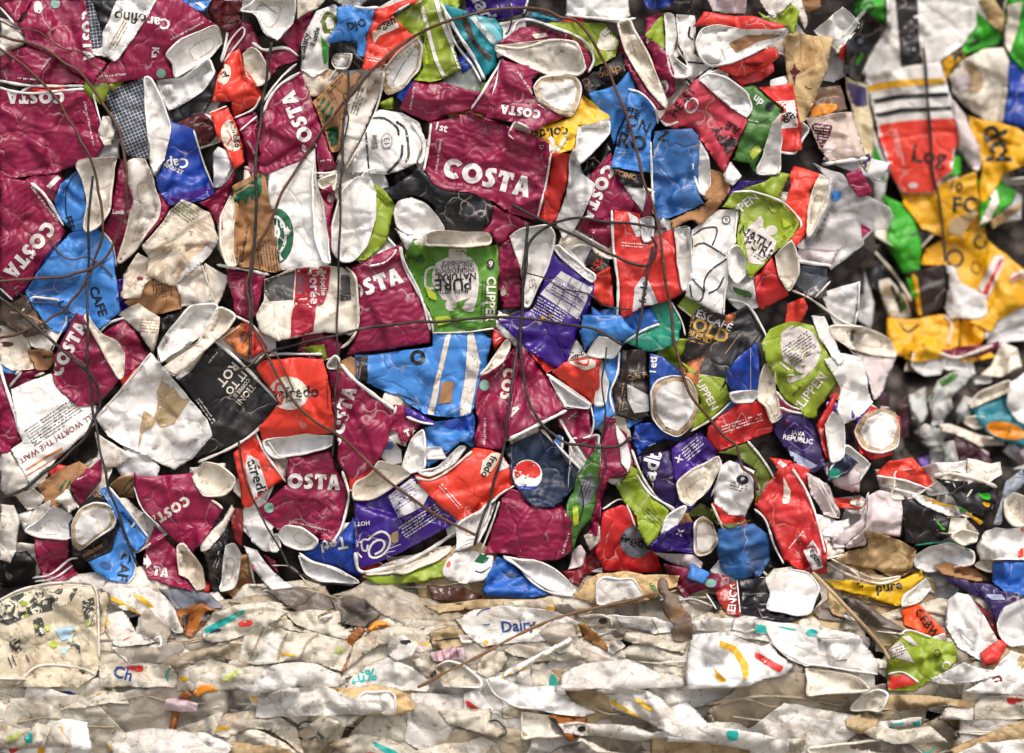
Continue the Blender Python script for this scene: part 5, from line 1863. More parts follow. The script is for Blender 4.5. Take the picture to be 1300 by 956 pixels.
l pkd 3 1180,470 1220,450
@F3 3l paper_cup|bright red cup sliver beside the standing white cup, bottom right|cup
W re 1080,420 1180,350 1220,370 1180,460 1100,480
"""  # the black void liner film is a dark sheet standing in for gap shade
# ------------------------------------------------------------------ reading the item list
TILES = {}
for ci, x0 in enumerate((0, 250, 500, 750, 1000)):
    for ri, y0 in enumerate((0, 200, 400, 600)): TILES['ABCDE'[ci]+str(ri)] = (x0, y0, 300/1300)
for k, x0 in enumerate((0, 320, 640, 960)): TILES['F%d' % k] = (x0, 720, (340 if k == 3 else 330)/1300)
def parse(txt):
    items = []
    for ln in txt.strip().splitlines():
        ln = ln.strip()
        if not ln or ln[0] == '#': continue
        if ln[0] == '@':
            hd, label, cat = ln[1:].split('|')
            tl, layer, name = hd.split()
            ox, oy, sc = TILES[tl]
            fl = layer[-1] if layer[-1].isalpha() else 'n'
            it = dict(name=name, label=label.strip(), cat=cat.strip(), layer=int(layer.rstrip('fgln')), stage=fl, parts=[], id=len(items))
            items.append(it); continue
        tk = ln.split()
        def P(s): a, b = s.split(','); return (ox+float(a)*sc, oy+float(b)*sc)
        c = tk[0]
        if c[0] in 'WHD':
            it['parts'].append(dict(kind=c[0], name=c[2:] if ':' in c else {'W': 'wall', 'H': 'lining', 'D': 'base'}[c[0]], col=tk[1], poly=[P(s) for s in tk[2:]], prints=[]))
        elif c == 'R':
            it['parts'].append(dict(kind='R', name='rim', col=tk[1], r=float(tk[2])*sc, pts=[P(s) for s in tk[3:]]))
        else:
            W = [p for p in it['parts'] if p['kind'] != 'R'][-1]['prints']
            if c == 't':
                if tk[-2] == '0': continue
                W.append(('t', tk[-1], ' '.join(tk[1:-4]).replace('|', ' '), *P(tk[-4]), float(tk[-3]), float(tk[-2])*sc))
            elif c == 'p': W.append(('p', tk[1], [P(s) for s in tk[2:]]))
            elif c == 'c':
                x, y = P(tk[2]); rx, ry = tk[3].split(','); an = math.radians(float(tk[4])) if len(tk) > 4 else 0
                rx = float(rx)*sc; ry = float(ry)*sc; n = 20
                W.append(('p', tk[1], [(x+rx*math.cos(2*math.pi*k/n)*math.cos(an)-ry*math.sin(2*math.pi*k/n)*math.sin(an), y+rx*math.cos(2*math.pi*k/n)*math.sin(an)+ry*math.sin(2*math.pi*k/n)*math.cos(an)) for k in range(n)]))
            elif c == 'l': W.append(('l', tk[1], float(tk[2])*sc, [P(s) for s in tk[3:]]))
            elif c == 'x': W.append(('x', tk[1], *P(tk[2]), float(tk[3]), float(tk[4])*sc, int(tk[5]), sc))
    return items
def dilate(A):
    B = A.copy()
    B[1:] = np.maximum(B[1:], A[:-1]); B[:-1] = np.maximum(B[:-1], A[1:]); C = B.copy()
    C[:, 1:] = np.maximum(C[:, 1:], B[:, :-1]); C[:, :-1] = np.maximum(C[:, :-1], B[:, 1:]); return C
def crumple_fn(rs, c, size, k):
    pl = []
    for s in (1, -1):
        pl.append((s, [(rs.uniform(-.42, .42), rs.uniform(-.42, .42), rs.uniform(-.06, .06)*size) for _ in range(5)]))
    wv = [(rs.uniform(0, 6.28), rs.uniform(14, 60), rs.uniform(0, 6.28)) for _ in range(6)]
    folds = [(rs.uniform(0, 3.14), rs.uniform(-.35, .35)*size, rs.uniform(2.5, 8), rs.choice((-1, 1))) for _ in range(5)]
    steps = [(rs.uniform(0, 3.14), rs.uniform(-.3, .3)*size, rs.uniform(1.2, 2.4), rs.choice((-1, 1))*rs.uniform(1.2, 4.2)) for _ in range(3)]
    cyl = (rs.uniform(0, 3.14), rs.uniform(2, 9)*min(1, size/50))
    def f(P):
        q = P-c; z = np.zeros(len(P))
        for s, ps in pl: z += s*np.max([a*q[:, 0]+b*q[:, 1]+o for a, b, o in ps], 0)
        z *= min(1, 60/size)*.8
        for a, l, ph in wv: z += .010*l*np.sin((q[:, 0]*math.cos(a)+q[:, 1]*math.sin(a))*6.283/l+ph+1.5*np.sin((q[:, 0]*math.sin(a)-q[:, 1]*math.cos(a))*3/l))
        for a, o, w_, s in folds:
            t = np.abs(q[:, 0]*math.cos(a)+q[:, 1]*math.sin(a)-o+5*np.sin((q[:, 0]*math.sin(a)-q[:, 1]*math.cos(a))/23)); z += s*w_*.38*np.clip(1-t/w_, 0, 1)
        for a, o, w_, am in steps:
            t = q[:, 0]*math.cos(a)+q[:, 1]*math.sin(a)-o+4*np.sin((q[:, 0]*math.sin(a)-q[:, 1]*math.cos(a))/19); z += am*np.tanh(t/w_)
        t = (q[:, 0]*math.cos(cyl[0])+q[:, 1]*math.sin(cyl[0]))/(size*.55); z += cyl[1]*(.5-np.clip(t*t, 0, 1.6))
        return k*z
    return f
FILLER = "a little cup of happiness for you"
def build(it):
    global HM
    rs = random.Random(hash_(it['label']))
    faces = [p for p in it['parts'] if p['kind'] != 'R']
    ptsall = np.array([q for p in faces for q in p['poly']]) if faces else np.array([q for p in it['parts'] for q in p['pts']])
    lo = ptsall.min(0); hi = ptsall.max(0); c = (lo+hi)/2; size = float(np.sqrt((hi-lo).prod()))+8
    # plane resting on what lies beneath
    m = np.zeros(HM.shape, bool)
    Dl = dilate(HM)
    for p in faces:
        p['rp'] = rough(p['poly'], rs.uniform(0, 50), .55 if p['kind'] == 'D' else .8)
        a = np.array(p['rp']); sel = (GX > a[:, 0].min()) & (GX < a[:, 0].max()) & (GY > a[:, 1].min()) & (GY < a[:, 1].max())
        jj, ii = np.nonzero(sel)
        if len(jj):
            dd = pdist(np.stack([GX[jj, ii], GY[jj, ii]], 1), p['rp']); m[jj[dd > 0], ii[dd > 0]] = True
    jj, ii = np.nonzero(m)
    lim = .22
    if len(jj) > 5:
        X = GX[jj, ii]-c[0]; Y = GY[jj, ii]-c[1]; Z = HM[jj, ii]
        A = np.stack([X, Y, np.ones(len(X))], 1); a, b, z0 = np.linalg.lstsq(A, Z, rcond=None)[0]
        a = float(np.clip(a, -lim, lim)); b = float(np.clip(b, -lim, lim))
        a += rs.uniform(-.1, .1); b += rs.uniform(-.12, .06)
        res = Z-a*X-b*Y; z0 = float(np.percentile(res, 72))+4
    else: a = b = 0; z0 = float(samp(HM, c[:1], c[1:])[0])+4
    hollow = any(p['kind'] == 'H' for p in faces)
    if hollow: z0 += min(9, size*.16)
    crf = crumple_fn(rs, c, size, 1.5 if it['stage'] == 'l' else 1.1)
    ang = rs.uniform(-.4, .4)
    for p in faces:
        for pr in p['prints']:
            if pr[0] == 't': ang = math.radians(pr[5])
    off = rs.uniform(0, 40)
    ca, sa = math.cos(ang), math.sin(ang)
    single = len(it['parts']) == 1
    objs = []
    root = None
    if not single:
        root = bpy.data.objects.new(it['name'], None); S.collection.objects.link(root); root.empty_display_size = .02
        wz = world(c[None].astype(float), np.array([z0-6]))[0]; root.location = wz; it['loc'] = wz
    for part in it['parts']:
        nm = it['name'] if single else part['name']
        if part['kind'] == 'R':
            L = smooth_line(part['pts'], 3.5); r = part['r']*.5*1.05
            H2 = dilate(HM)
            z = samp(H2, L[:, 0], L[:, 1]); k = np.ones(7)/7
            zs = np.convolve(np.pad(z, 3, 'edge'), k, 'valid'); z = np.maximum(zs, z-1.0)+r*.15
            s_ = np.arange(len(L)); rad = r*(1+.16*np.sin(s_*.55+off)+.1*np.sin(s_*1.3))
            rad[0] *= .5; rad[-1] *= .5
            W3 = world(L, z)
            o = tube(nm, W3, rad*PX, part['col'], None, False, 8, off, .8)
            for x, y, zz in zip(L[:, 0], L[:, 1], z):
                i = int(round((x-X0)/G)); j = int(round((y-Y0)/G))
                if 0 <= i < NX and 0 <= j < NY:
                    HM[j, i] = max(HM[j, i], zz+r*.5); IDM[j, i] = it['id']
        else:
            poly = part['rp']; kind = part['kind']; Hd = Dl if part is faces[0] else dilate(HM)
            lowb = it['stage'] == 'l'; Wd = rs.uniform(12, 24) if lowb else rs.choice((rs.uniform(3, 7), rs.uniform(3, 7), rs.uniform(8, 18))); dip = rs.uniform(6, 12) if lowb else rs.uniform(1.8, 3.5) if Wd < 7.1 else rs.uniform(3, 7)
            depth = rs.uniform(12, 18); ha = rs.uniform(0, 3.14); ho = rs.uniform(-.15, .15)*size
            if kind != 'W' and part is not faces[0] and False: pass
            extra = 0 if part is faces[0] else 1.5
            def zf(P, poly=poly, kind=kind, Hd=Hd, Wd=Wd, dip=dip, depth=depth, extra=extra):
                d = np.maximum(pdist(P, poly), 0)
                q = P-c; z = z0+a*q[:, 0]+b*q[:, 1]+extra
                if kind == 'W':
                    t = np.clip(d/Wd, 0, 1); z = z+dip*(np.sqrt(1-(1-t)**2)-1)+crf(P)
                elif kind == 'H':
                    t = np.clip(d/5.5, 0, 1); tl = np.clip(.75+.5*(q[:, 0]*math.cos(ha*2)+q[:, 1]*math.sin(ha*2))/(size*.5), .3, 1.2); z = z+1.5-depth*tl*t*t*(3-2*t)+crf(P)*(.5+.6*t)
                    ln = np.abs(q[:, 0]*math.cos(ha)+q[:, 1]*math.sin(ha)-ho); z = z+t*(5*np.clip(1-ln/5, 0, 1)-2.5*np.clip(1-ln/16, 0, 1))
                else:
                    t = np.clip((d-3)/2.5, 0, 1); z = z-4.5*t+crf(P)*.45
                return np.maximum(z, samp(Hd, P[:, 0], P[:, 1])+1.0+.12*crf(P))
            acc = Acc(); keys = [part['col']]
            sheet_faces(acc, poly, 0, 0)
            nf = len(acc.f)
            lv = 1
            if kind == 'H' and it['stage'] != 'l' and not it.get('fil') and size > 22 and rs.random() < .3:
                P_ = np.array(part['poly']); cp = P_.mean(0); u_ = P_[rs.randrange(len(P_))]-cp; cq = cp+u_*rs.uniform(.15, .3); f_ = rs.uniform(.42, .56)
                q_ = [tuple(cq+(p_-cp)*f_) for p_ in P_]
                part['prints'].insert(0, ('l', 'rg', .8, q_+[q_[0]]))
            if kind == 'D':
                cp = np.array(part['poly']).mean(0)
                part['prints'].insert(0, ('p', 'wh', [tuple(cp+(np.array(q)-cp)*rs.uniform(.76, .84)) for q in part['poly']])); keys = ['rg']
            for pr in part['prints']:
                key = pr[1]
                if key not in keys: keys.append(key)
                mi = keys.index(key); tr = []
                if pr[0] == 't': tr = text_tris(pr[2], pr[3], pr[4], pr[5], pr[6])
                elif pr[0] == 'p': tr = tris_of(rough(pr[2], off, .35, .3) if len(pr[2]) < 20 else pr[2])
                elif pr[0] == 'l':
                    for q in stroke(pr[3] if len(pr[3]) < 3 else [tuple(v) for v in smooth_line(pr[3], 5)], pr[2]): tr += tris_of(q)
                elif pr[0] == 'x':
                    _, _, x, y, an, wl, nrow, sc = pr
                    if nrow == 1 and part['col'] == 'bur' and wl > 30:
                        tr = text_tris(FILLER[:max(8, int(wl/2.1))].strip(), x, y, an, 3.2)
                    else:
                        c1, s1 = math.cos(math.radians(an)), math.sin(math.radians(an)); pitch = 3.7
                        for rr in range(nrow):
                            xx = -wl/2
                            ye = (rr-(nrow-1)/2)*pitch
                            end = wl/2*(1 if rr < nrow-1 else rs.uniform(.2, 1))
                            while xx < end:
                                ww = rs.uniform(.8, 1.7); hh = rs.choice((1.3, 1.3, 2.0))
                                if rs.random() < .16: xx += 1.3; continue
                                q = [(xx, ye), (xx+ww, ye), (xx+ww, ye-hh), (xx, ye-hh)]
                                q = [(x+u*c1-v*s1, y+u*s1+v*c1) for u, v in q]; tr += [[q[0], q[1], q[2]], [q[0], q[2], q[3]]]
                                xx += ww+.6
                if pr[0] in 'tx' or True:
                    cen = np.array([[sum(q[0] for q in t)/3, sum(q[1] for q in t)/3] for t in tr]) if tr else np.zeros((0, 2))
                tri_faces(acc, tr, mi, lv); lv += 1
            P = np.array(acc.P); XY = P[:, :2]; tg = P[:, 2]
            z = zf(XY)+tg*.16+(tg > 0)*.6
            dd = pdist(XY, poly)
            # drop print pieces that run past the sheet
            F = []; M = []
            for f, mi_ in zip(acc.f, acc.m):
                if tg[f[0]] > 0 and min(dd[k] for k in f) < .3: continue
                F.append(f); M.append(mi_)
            V3 = world(XY, z)
            UV = np.stack([((XY[:, 0]-c[0])*ca+(XY[:, 1]-c[1])*sa)/100+off, (-(XY[:, 0]-c[0])*sa+(XY[:, 1]-c[1])*ca)/100+off*.7], 1)
            # back face: the other side of the flattened cup
            n0 = len(V3); back = {}
            bv = []; bu = []
            for fi in range(nf):
                ids = []
                for k in acc.f[fi]:
                    if dd[k] < .05: ids.append(k); continue
                    if k not in back:
                        back[k] = n0+len(bv); t = min(dd[k]/12, 1)
                        bv.append(world(XY[k:k+1], np.array([z[k]-1.2-7*t]))[0]); bu.append(UV[k])
                    ids.append(back[k])
                ids.reverse(); F.append(ids); M.append(0)
            if bv: V3 = np.vstack([V3, bv]); UV = np.vstack([UV, bu])
            o = mesh_obj(nm, V3, F, [mat(k) for k in keys], M, UV)
            # lift the height map
            ar = np.array(poly)
            sel = (GX > ar[:, 0].min()) & (GX < ar[:, 0].max()) & (GY > ar[:, 1].min()) & (GY < ar[:, 1].max())
            j2, i2 = np.nonzero(sel)
            if len(j2):
                Q = np.stack([GX[j2, i2], GY[j2, i2]], 1); ok = pdist(Q, poly) > 0; Q = Q[ok]; j2 = j2[ok]; i2 = i2[ok]
                if len(Q): HM[j2, i2] = np.maximum(HM[j2, i2], zf(Q)); IDM[j2, i2] = it['id']
            if kind in 'HD' and part['col'] != 'film':   # rolled rim round the mouth or the base
                L = smooth_line(part['rp'][::2], 4, True); r = 1.35 if kind == 'H' else 1.2
                r = min(r, size/22)
                zz = zf(L); zz = np.maximum(zz, samp(dilate(HM), L[:, 0], L[:, 1])-.8)+r*.2
                s_ = np.arange(len(L)); tb = tube('rim', world(L, zz), r*np.clip(.72+.75*np.sin(s_*6.283/len(L)+off)+.18*np.sin(s_*.4+off), .12, 1.3)*PX, 'cr' if part['col'] in ('cr', 'dw', 'st') else 'wh', None, True, 6, off)
                it['hasrim'] = True
                if single:     # promote to an Empty with two parts
                    root = bpy.data.objects.new(it['name'], None); S.collection.objects.link(root); root.empty_display_size = .02
                    wz = world(c[None].astype(float), np.array([z0-6]))[0]; root.location = wz; it['loc'] = wz
                    o.name = part['name']; single = False
                objs.append(tb)
        objs.append(o)
    if single: top = objs[0]; 
    else:
        top = root; loc = Vector([float(v) for v in it['loc']])
        for o in objs:
            o.data.transform(__import__('mathutils').Matrix.Translation(-loc)); o.parent = root
    top['label'] = it['label']; top['category'] = it['cat']
    if it.get('group'): top['group'] = it['group']
    it['objs'] = objs; it['top'] = top; it['c'] = c; it['z0'] = z0
def hash_(s):
    h = 7
    for ch in s: h = (h*31+ord(ch)) % 1000003
    return h
# ------------------------------------------------------------------ packed waste deep inside the bales
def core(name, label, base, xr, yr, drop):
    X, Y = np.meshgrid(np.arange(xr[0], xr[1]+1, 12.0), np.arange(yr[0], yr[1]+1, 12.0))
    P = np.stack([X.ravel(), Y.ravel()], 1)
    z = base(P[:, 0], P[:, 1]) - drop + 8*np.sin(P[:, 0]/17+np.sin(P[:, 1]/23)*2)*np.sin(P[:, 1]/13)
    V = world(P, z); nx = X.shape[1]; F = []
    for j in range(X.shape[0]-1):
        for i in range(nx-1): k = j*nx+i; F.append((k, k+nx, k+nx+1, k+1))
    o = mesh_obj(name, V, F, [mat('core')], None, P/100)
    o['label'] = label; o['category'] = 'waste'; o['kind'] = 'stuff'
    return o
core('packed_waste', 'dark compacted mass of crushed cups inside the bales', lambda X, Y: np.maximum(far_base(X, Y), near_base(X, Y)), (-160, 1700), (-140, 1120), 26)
gv = [(-9, -12, 0), (9, -12, 0), (9, 1.5, 0), (-9, 1.5, 0)]
gd = mesh_obj('ground', [(x, y, -.40) for x, y, z in gv], [(0, 1, 2, 3)], [mat('yard')], None, np.array([(x*8, y*8) for x, y, z in gv]))  # out of frame, added to bounce light up onto the bale face
gd['kind'] = 'structure'; gd['label'] = 'grey concrete yard the bales stand on'
ITEMS = parse(DATA)
HM = far_base(GX, GY); 
FILL = []
def quad(x, y, s, asp, a, rs):
    n = rs.choice((4, 5, 6)); out = []
    for k in range(n):
        t = 2*math.pi*(k+.5+rs.uniform(-.22, .22))/n; u = s*math.cos(t)*rs.uniform(.8, 1.15); v = s*asp*math.sin(t)*rs.uniform(.8, 1.15)
        out.append((x+u*math.cos(a)-v*math.sin(a), y+u*math.sin(a)+v*math.cos(a)))
    return out
def filler(x, y, s, stage, pal, horiz=False, nm='paper_cup', cat='cup'):
    rs = R; col = rs.choice(pal); a = rs.uniform(-.5, .5) if horiz else rs.uniform(0, 6.28)
    pol = quad(x, y, s, rs.uniform(.38, .7) if horiz else rs.uniform(.55, .85), a, rs)
    parts = [dict(kind='H' if (rs.random() < .3 and col in ('wh', 'gw', 'cr', 'dw')) else 'W', name='wall', col=col, poly=pol, prints=[])]
    if parts[0]['kind'] == 'H': parts[0]['name'] = 'lining'
    elif rs.random() < .6:
        parts.append(dict(kind='R', name='rim', col=rs.choice(('wh', 'cr')), r=rs.uniform(2.2, 4), pts=[pol[0], ((pol[0][0]+pol[1][0])/2+rs.uniform(-2, 2), (pol[0][1]+pol[1][1])/2), pol[1]]))
    FILL.append(dict(name=nm, label='filler %d' % len(FILL), cat=cat, layer=0, stage=stage, parts=parts, id=1000+len(FILL), col=col, fx=x, fy=y, fil=True, size=s))
    return FILL[-1]
PAL = ['bur', 'bu', 'wh', 'wh', 'gw', 'cr', 'wh', 'wh', 'cr', 'dw', 'gw', 'wh', 're', 'or', 'bl', 'rb', 'li', 'pu', 'kr', 'bk', 'dw']
def run(lst):
    for it in lst: build(it)
def staged(tag): return sorted([i for i in ITEMS if i['stage'] == tag], key=lambda i: i['layer'])
# far bale and the gap below it
far = []
for k in range(26): far.append(filler(R.uniform(1080, 1310), R.uniform(-10, 420), R.uniform(22, 40), 'f', ['bg2', 'yeo', 'cr', 'lwp', 'gw', 'bg2', 'bk'], nm='plastic_bottle', cat='bottle'))
for k in range(60): far.append(filler(R.uniform(1100, 1320), R.uniform(430, 640), R.uniform(10, 24), 'g', ['gwd', 'smk2', 'gw', 'bud', 'gwd', 'lw', 'te3', 'cr', 'wh', 'gw', 'dkb'], horiz=R.random() < .5, nm='cup_scrap', cat='scrap'))
for k in range(30): far.append(filler(R.uniform(1010, 1320), R.uniform(620, 800), R.uniform(16, 34), 'g', ['wh', 'cr', 'dw', 'np', 'wh', 'gwd', 'lw', 'tnc', 'dr', 'cr', 'gw'], horiz=True, nm='cup_scrap', cat='scrap'))
for k in range(26): far.append(filler(R.uniform(1345, 1430), -60+k*32, R.uniform(30, 48), 'f', ['bg2', 'yeo', 'cr', 'gw', 'wh'] if k < 15 else ['cr', 'wh', 'gwd', 'dw'], nm='cup_scrap', cat='scrap')); far[-1]['edge'] = True
run(far)
run(staged('f')); run(staged('g'))
nb = near_base(GX, GY); HM = np.maximum(HM, nb)
near = []
for j in range(12):
    for i in range(17):
        x = -20+i*68+R.uniform(-22, 22); y = -20+j*68+R.uniform(-22, 22)
        if near_base(np.array([x]), np.array([y]))[0] > -1000 and y < 745: near.append(filler(x, y, R.uniform(26, 44), 'n', PAL, nm='cup_scrap', cat='scrap'))
for k in range(60): near.append(filler(R.uniform(990, 1310), R.uniform(595, 790), R.uniform(20, 40), 'n', ['wh', 'cr', 'dw', 'gw', 'wh', 'wh', 'tnc', 'cr', 'lw', 'cr'], horiz=True, nm='cup_scrap', cat='scrap'))
for x, y in [(R.uniform(-165, -45), -130+k*38) for k in range(24)] + [(R.uniform(-120, -45), -110+k*38) for k in range(23)] + [(k*62-30, -62+R.uniform(-12, 12)) for k in range(19)]:
    near.append(filler(x, y, R.uniform(34, 50), 'n', PAL, nm='cup_scrap', cat='scrap')); near[-1]['edge'] = True
run(near)
low = []
for j in range(9):
    for i in range(11):
        x = -20+i*130+R.uniform(-35, 35); y = 768+j*30+R.uniform(-10, 10)
        f = filler(x, y, R.uniform(70, 125), 'l', ['crp', 'lwp', 'crp', 'gyb', 'lwp', 'tnp', 'lwp', 'gtb2', 'crp', 'cr', 'dw'], horiz=True, nm='plastic_bottle', cat='bottle')
        if R.random() < .35: f['parts'][0]['prints'].append(('l', R.choice(['yeo', 'tel', 'npb', 'gyb', 're']), R.uniform(1.5, 4), [(x-R.uniform(8, 20), y+R.uniform(-4, 4)), (x+R.uniform(-3, 3), y+R.uniform(-5, 5)), (x+R.uniform(8, 22), y+R.uniform(-4, 4))]))
        for q_ in range(R.choice((1, 2, 3))):
            sx_ = f['size']*R.uniform(.4, .8); yy = y+R.uniform(-f['size'], f['size'])*.3; xx = x+R.uniform(-.3, .3)*f['size']
            f['parts'].append(dict(kind='R', name='fold', col=R.choice(('lwp', 'crp', 'gyb', 'tnp', 'crp')), r=R.uniform(1.5, 3.5), pts=[(xx-sx_, yy+R.uniform(-5, 5)), (xx-sx_*.3, yy+R.uniform(-8, 8)), (xx+sx_*.35, yy+R.uniform(-8, 8)), (xx+sx_, yy+R.uniform(-6, 6))]))
        if R.random() < .5: f['parts'][0]['prints'].append(('x', 'gyb', x, y, R.uniform(-20, 20), R.uniform(10, 30), R.choice((1, 2, 4)), .25))
        low.append(f)
run(low)
low2 = []
def tpoly(P, fl, dx, dy, sc, cx_, cy_): return [(cx_+dx+(x-cx_)*sc*fl, cy_+dy+(y-cy_)*sc) for x, y in P]
src = [i for i in ITEMS if i['stage'] == 'l' and i['name'] in ('plastic_bottle', 'paper_cup', 'plastic_jug') and 'leaf print' not in i['label'] and not any(p['col'] == 'li' for p in i['parts'] if 'col' in p)]
for k in range(46):
    it = src[(k*7) % len(src)]
    q = np.array([v for p in it['parts'] for v in p.get('poly', p.get('pts'))]); cx_, cy_ = q.mean(0)
    tx = R.uniform(-20, 1330); ty = 893+(k % 3)*32+R.uniform(-9, 9)
    fl = R.choice((-1, 1)); sc = R.uniform(.8, 1.05); prts = []
    for p in it['parts']:
        n_ = dict(p)
        for kk in ('poly', 'pts'):
            if kk in n_: n_[kk] = tpoly(p[kk], fl, tx-cx_, ty-cy_, sc, cx_, cy_)
        n_['prints'] = [(a_[0], a_[1], tpoly(a_[2], fl, tx-cx_, ty-cy_, sc, cx_, cy_)) for a_ in p.get('prints', []) if a_[0] == 'p']
        prts.append(n_)
    f = dict(name='plastic_bottle', label='filler %d' % len(FILL), cat='bottle', layer=0, stage='l', parts=prts, id=1000+len(FILL), col=prts[0]['col'], fx=tx, fy=ty, fil=True); FILL.append(f); low2.append(f)
for k in range(8):
    run([i for i in staged('n') if i['layer'] == k])
    if k == 5: LOWR = [filler(R.uniform(0, 1300), R.uniform(770, 870), R.uniform(9, 20), 'l', ['crp', 'lwp', 'gyb', 'dk2', 'tnp', 'lwp', 'gyk'], horiz=True, nm='plastic_shred', cat='scrap') for _ in range(26)]
    if k == 1:
        run([filler(R.uniform(0, 1080), R.uniform(0, 745), R.uniform(13, 22), 'n', ['wh', 'wh', 'cr', 'gw', 'dw', 'bur', 're', 'bl', 'li', 'rb', 'kr'], nm='cup_scrap', cat='scrap') for _ in range(55)])
SL = staged('l'); run([i for i in SL if i['layer'] < 5]); run(LOWR); run([i for i in SL if i['layer'] >= 5])
run(low2)
# ------------------------------------------------------------------ labels of the small scraps that show in the gaps
used = set(); seen = np.bincount(np.maximum(IDM[int(160/G):int(1116/G), int(208/G):int(1508/G)].ravel(), 0), minlength=3000)
heads = []
for i in ITEMS:
    h = i['label']
    for sep in (',', ' with ', ' at ', ' behind ', ' below ', ' above ', ' beside ', ' under ', ' between ', ' in the ', ' lying ', ' near ', ' seen ', ' to the ', ' on the ', ' showing ', ' hanging ', ' of the ', ' right of', ' left of', ' over ', ' crossed ', ' from ', ' deep ', ' filling ', ' leaning ', ' standing ', ' printed ', ' running ', ' tucked ', ' that ', ' its '):
        h = h.split(sep)[0]
    heads.append(' '.join(h.split()[:7]))
for i in ITEMS: used.add(i['label'])
from collections import Counter
hc = Counter(heads)
for f in FILL:
    vis = seen[f['id']]
    if vis < 110/G/G and not f.get('edge'):
        for o in f['objs']: bpy.data.objects.remove(o)
        if f['top'].name in bpy.data.objects if not len(f['objs']) == 0 and False else False: pass
        try: bpy.data.objects.remove(f['top'])
        except ReferenceError: pass
        continue
    cand = sorted(range(len(ITEMS)), key=lambda k: math.dist(ITEMS[k]['c'], f['c'])+(60 if hc[heads[k]] > 1 else 0))
    cn = CNAME.get(f['col'], {'bg2': 'green', 'yeo': 'yellow', 'dkb': 'dark', 'bud': 'plum', 'smk': 'smoky grey', 'smk2': 'blue-grey', 'te3': 'teal', 'np': 'dark purple', 'dr': 'dark red'}.get(f['col'], 'grubby'))
    base = {'cup_scrap': 'cup scrap', 'plastic_shred': 'plastic shred', 'plastic_bottle': 'crushed plastic piece'}[f['name']]
    done = False
    for k in cand[:12]:
        dx, dy = f['c']-ITEMS[k]['c']
        rel = ('right of' if dx > 0 else 'left of') if abs(dx) > abs(dy) else ('below' if dy > 0 else 'above')
        l = '%s %s %s the %s' % (cn, base, rel, heads[k])
        if l not in used and 4 <= len(l.split()) <= 16: used.add(l); f['top']['label'] = l; done = True; break
    if not done: print('NOLABEL', f['name'], f['c']); f['top']['label'] = '%s %s in the lower bale' % (cn, base)
    f['top']['group'] = 'small scraps squeezed into the gaps'
    if f['name'] == 'plastic_shred': f['top']['group'] = 'plastic shreds on the lower bale'
    if f['name'] == 'plastic_bottle': f['top']['group'] = 'crushed plastic pieces filling the bale'
for i in ITEMS:
    if i['name'] == 'paper_cup' and i['cat'] == 'cup': i['top']['group'] = 'crushed paper cups pressed into the bale'
    if i['name'] == 'plastic_bottle': i['top']['group'] = 'crushed plastic bottles pressed into the bales'
# ------------------------------------------------------------------ baling wires, twig and stick
def wire(name, label, cat, key, r, pts, lift=1.0, win=5, group=None):
    r *= .95 if cat == 'wire' else 1; rk = random.Random(hash_(label)); pk = [pts[0]]
    for a_, b_ in zip(pts, pts[1:]):
        if math.dist(a_, b_) > 30 and cat != 'stick': pk.append(((a_[0]+b_[0])/2+rk.uniform(-1.8, 1.8), (a_[1]+b_[1])/2+rk.uniform(-1.8, 1.8)))
        pk.append((b_[0]+rk.uniform(-1, 1), b_[1]+rk.uniform(-1, 1)))
    L = smooth_line(pk, 4)
    z = samp(dilate(dilate(HM)), L[:, 0], L[:, 1])
    n = len(z); zm = np.array([z[max(0, i-win):i+win+1].max() for i in range(n)])
    k = np.ones(2*win+1)/(2*win+1); zs = np.convolve(np.pad(zm, win, 'edge'), k, 'valid')
    zs = np.maximum(zs, z)+r*lift
    s_ = np.arange(n); L = L+np.stack([.5*np.sin(s_*.31), .5*np.cos(s_*.23)], 1)
    rad = r*(1+(.22 if cat == 'twig' else .05)*np.sin(s_*.37)+(.15 if cat == 'twig' else .03)*np.sin(s_*1.1))
    o = tube(name, world(L, zs), rad*PX, key, None, False, 8, R.uniform(0, 9))
    o['label'] = label; o['category'] = cat
    if group: o['group'] = group
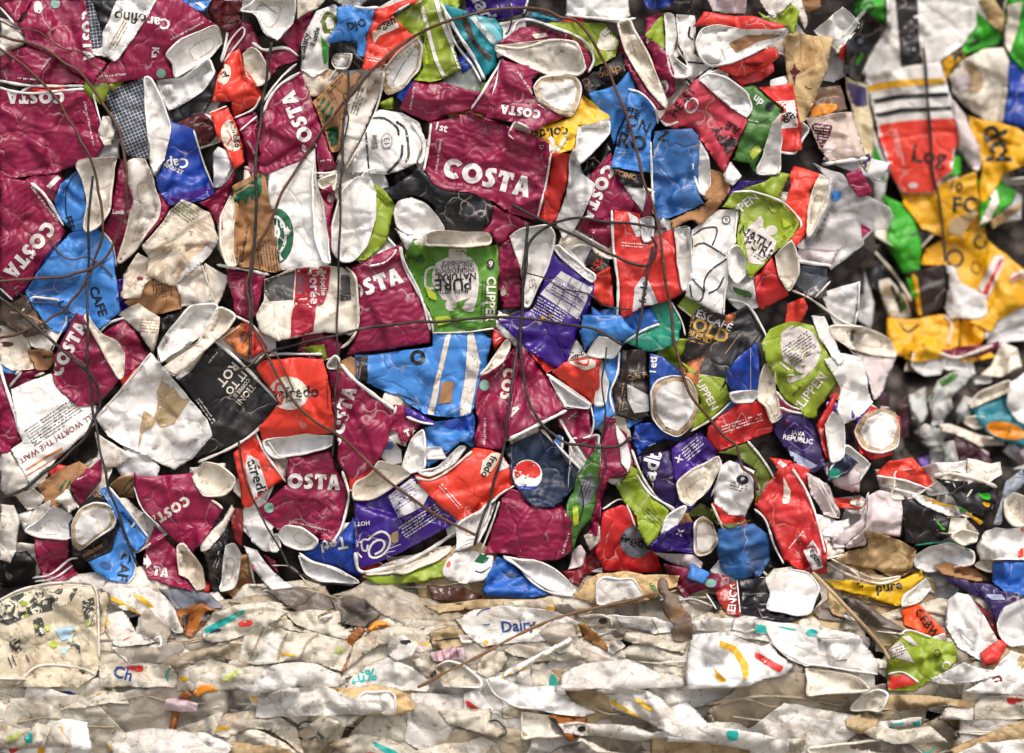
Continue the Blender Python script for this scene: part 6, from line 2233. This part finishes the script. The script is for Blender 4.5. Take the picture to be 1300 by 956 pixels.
WIRES = [
 ('rusty wire curving down from the far left edge and hooking back left', 'rust', 1.9, '0,44 35,54 69,69 99,90 120,115 138,141 150,166 159,200 161,223 160,258 152,292 143,315 131,331 110,343 80,352 -20,357'),
 ('inner rusty wire arc at left crossing the large burgundy cup', 'rust', 1.8, '-10,55 28,81 58,108 78,136 97,166 111,196 122,223 129,258 128,304 120,329 113,350 101,371 81,394 55,410 20,425 -15,432'),
 ('dark straight wire dropping down the left side of the bale', 'wire', 1.7, '118,223 114,269 112,315 111,420 112,469 118,520 127,575 138,620 148,646 166,697 175,720'),
 ('wire bowing from the left edge to the lower left over the red headed cup', 'wire', 2.0, '-15,368 30,400 69,435 106,467 120,485 126,511 120,532 106,557 76,587 35,617 -15,640'),
 ('near vertical wire over the tall burgundy cup and kraft sleeve', 'wire', 2.0, '345,53 338,104 331,150 325,220 324,292 319,361 318,420 317,450'),
 ('long rusty wire arching over the top then winding down both sides of the bale', 'rust', 2.0, '962,622 955,603 942,592 935,566 907,541 879,504 861,458 852,400 842,327 828,258 810,200 794,139 773,88 750,49 731,28 696,13 662,10 615,14 569,25 523,48 500,65 469,92 435,131 412,161 388,196 358,246 338,292 319,329 313,361 319,408 342,458 365,499 388,525 425,550 458,580 500,618 546,648 604,680'),
 ('horizontal dark wire crossing under the green tea cup', 'wire', 1.9, '324,465 342,448 388,434 458,418 510,411 558,408 638,402 685,405 754,417 790,437'),
 ('thin vertical wire from the crushed blue cup down past the siren emblem', 'wire', 1.5, '442,90 440,129 435,173 433,230 430,335 427,420 429,469 426,527 423,580'),
 ('stub-ended dark wire slanting over the sideways burgundy cup into a hook', 'wire', 1.9, '650,259 708,290 765,318 800,333 819,338 829,329 833,312 828,300'),
 ('dark wire loop curling round the open crumpled cup in the centre', 'wire', 1.9, '846,290 800,284 765,281 731,276 703,283 680,299 670,315 666,350 663,396 661,420 664,469 671,511 689,541 719,562 754,568 788,566 800,555'),
 ('dark wire falling from the hook past the tall coral red cup', 'wire', 1.7, '829,312 824,338 819,365 812,408 808,441'),
 ('dark wire descending beside the narrow tall burgundy cup to the lower wires', 'wire', 1.9, '670,285 664,345 660,420 655,450 646,515 640,562 628,610 616,650 602,692'),
 ('blurred dark wire hanging down the far bottle bale', 'wire', 2.2, '1172,60 1178,140 1185,220 1196,281 1200,332'),
 ('short bright wire end near the purple cup and logo cup at left', 'wire', 1.3, '303,560 312,610 328,648 345,680 358,700 370,722 400,738 450,742'),
 ('thin kinked wire dangling over the kraft sleeve at upper centre left', 'wire', 1.0, '436,120 441,150 438,170 434,190 437,214 430,235 432,262'),
 ('thin rusty wire kinked over the light blue cup at left', 'rust', 1.1, '60,300 75,322 92,330 112,326 130,338 142,352'),
 ('thin dark wire wandering above the black capitals cup', 'wire', 1.0, '0,350 22,372 40,384 70,388 96,402 112,424'),
 ('thin wire curling over the bottle green printed cup', 'wire', 1.1, '770,440 764,480 768,520 762,560 770,590 758,622 752,655'),
 ('short kinked wire crossing the white triangle beside the logo cups at left', 'rust', 1.0, '300,470 318,462 336,448 350,452 362,470 372,496'),
 ('thin wire leaning over the navy cola cup', 'wire', 1.0, '690,541 705,566 722,590 736,612 741,640 735,662'),
 ('fine wire running across the purple nutrition table cup', 'wire', .9, '664,345 690,352 716,368 742,372 770,388 800,392'),
 ('fine rusty wire along the upper left burgundy cups', 'rust', 1.0, '-10,20 20,36 48,40 80,62 104,66 130,92 146,120'),
 ('thin dark wire over the red top logo cup', 'wire', 1.2, '646,0 650,20 647,38 641,44'),
]
for l, k, r, p in WIRES:
    wire('baling_wire', l, 'wire', k, r, [tuple(map(float, q.split(','))) for q in p.split()], group='baling wires holding the cups')
wire('twig', 'brown twig lying along the lower bale towards the tissue wad', 'twig', 'twig', 1.7, [(530, 872), (560, 856), (631, 820), (684, 794), (731, 778), (800, 763), (835, 752)])
wire('stirrer', 'pale wooden stick leaning beside the black and red cup, lower right', 'stick', 'tn', 2.6, [(1032, 727), (1076, 771), (1118, 820), (1130, 838)])
for m_ in list(bpy.data.meshes):
    if m_.users == 0: bpy.data.meshes.remove(m_)

print('COUNTS', Counter(i['name'] for i in ITEMS), 'zmax', HM.max())
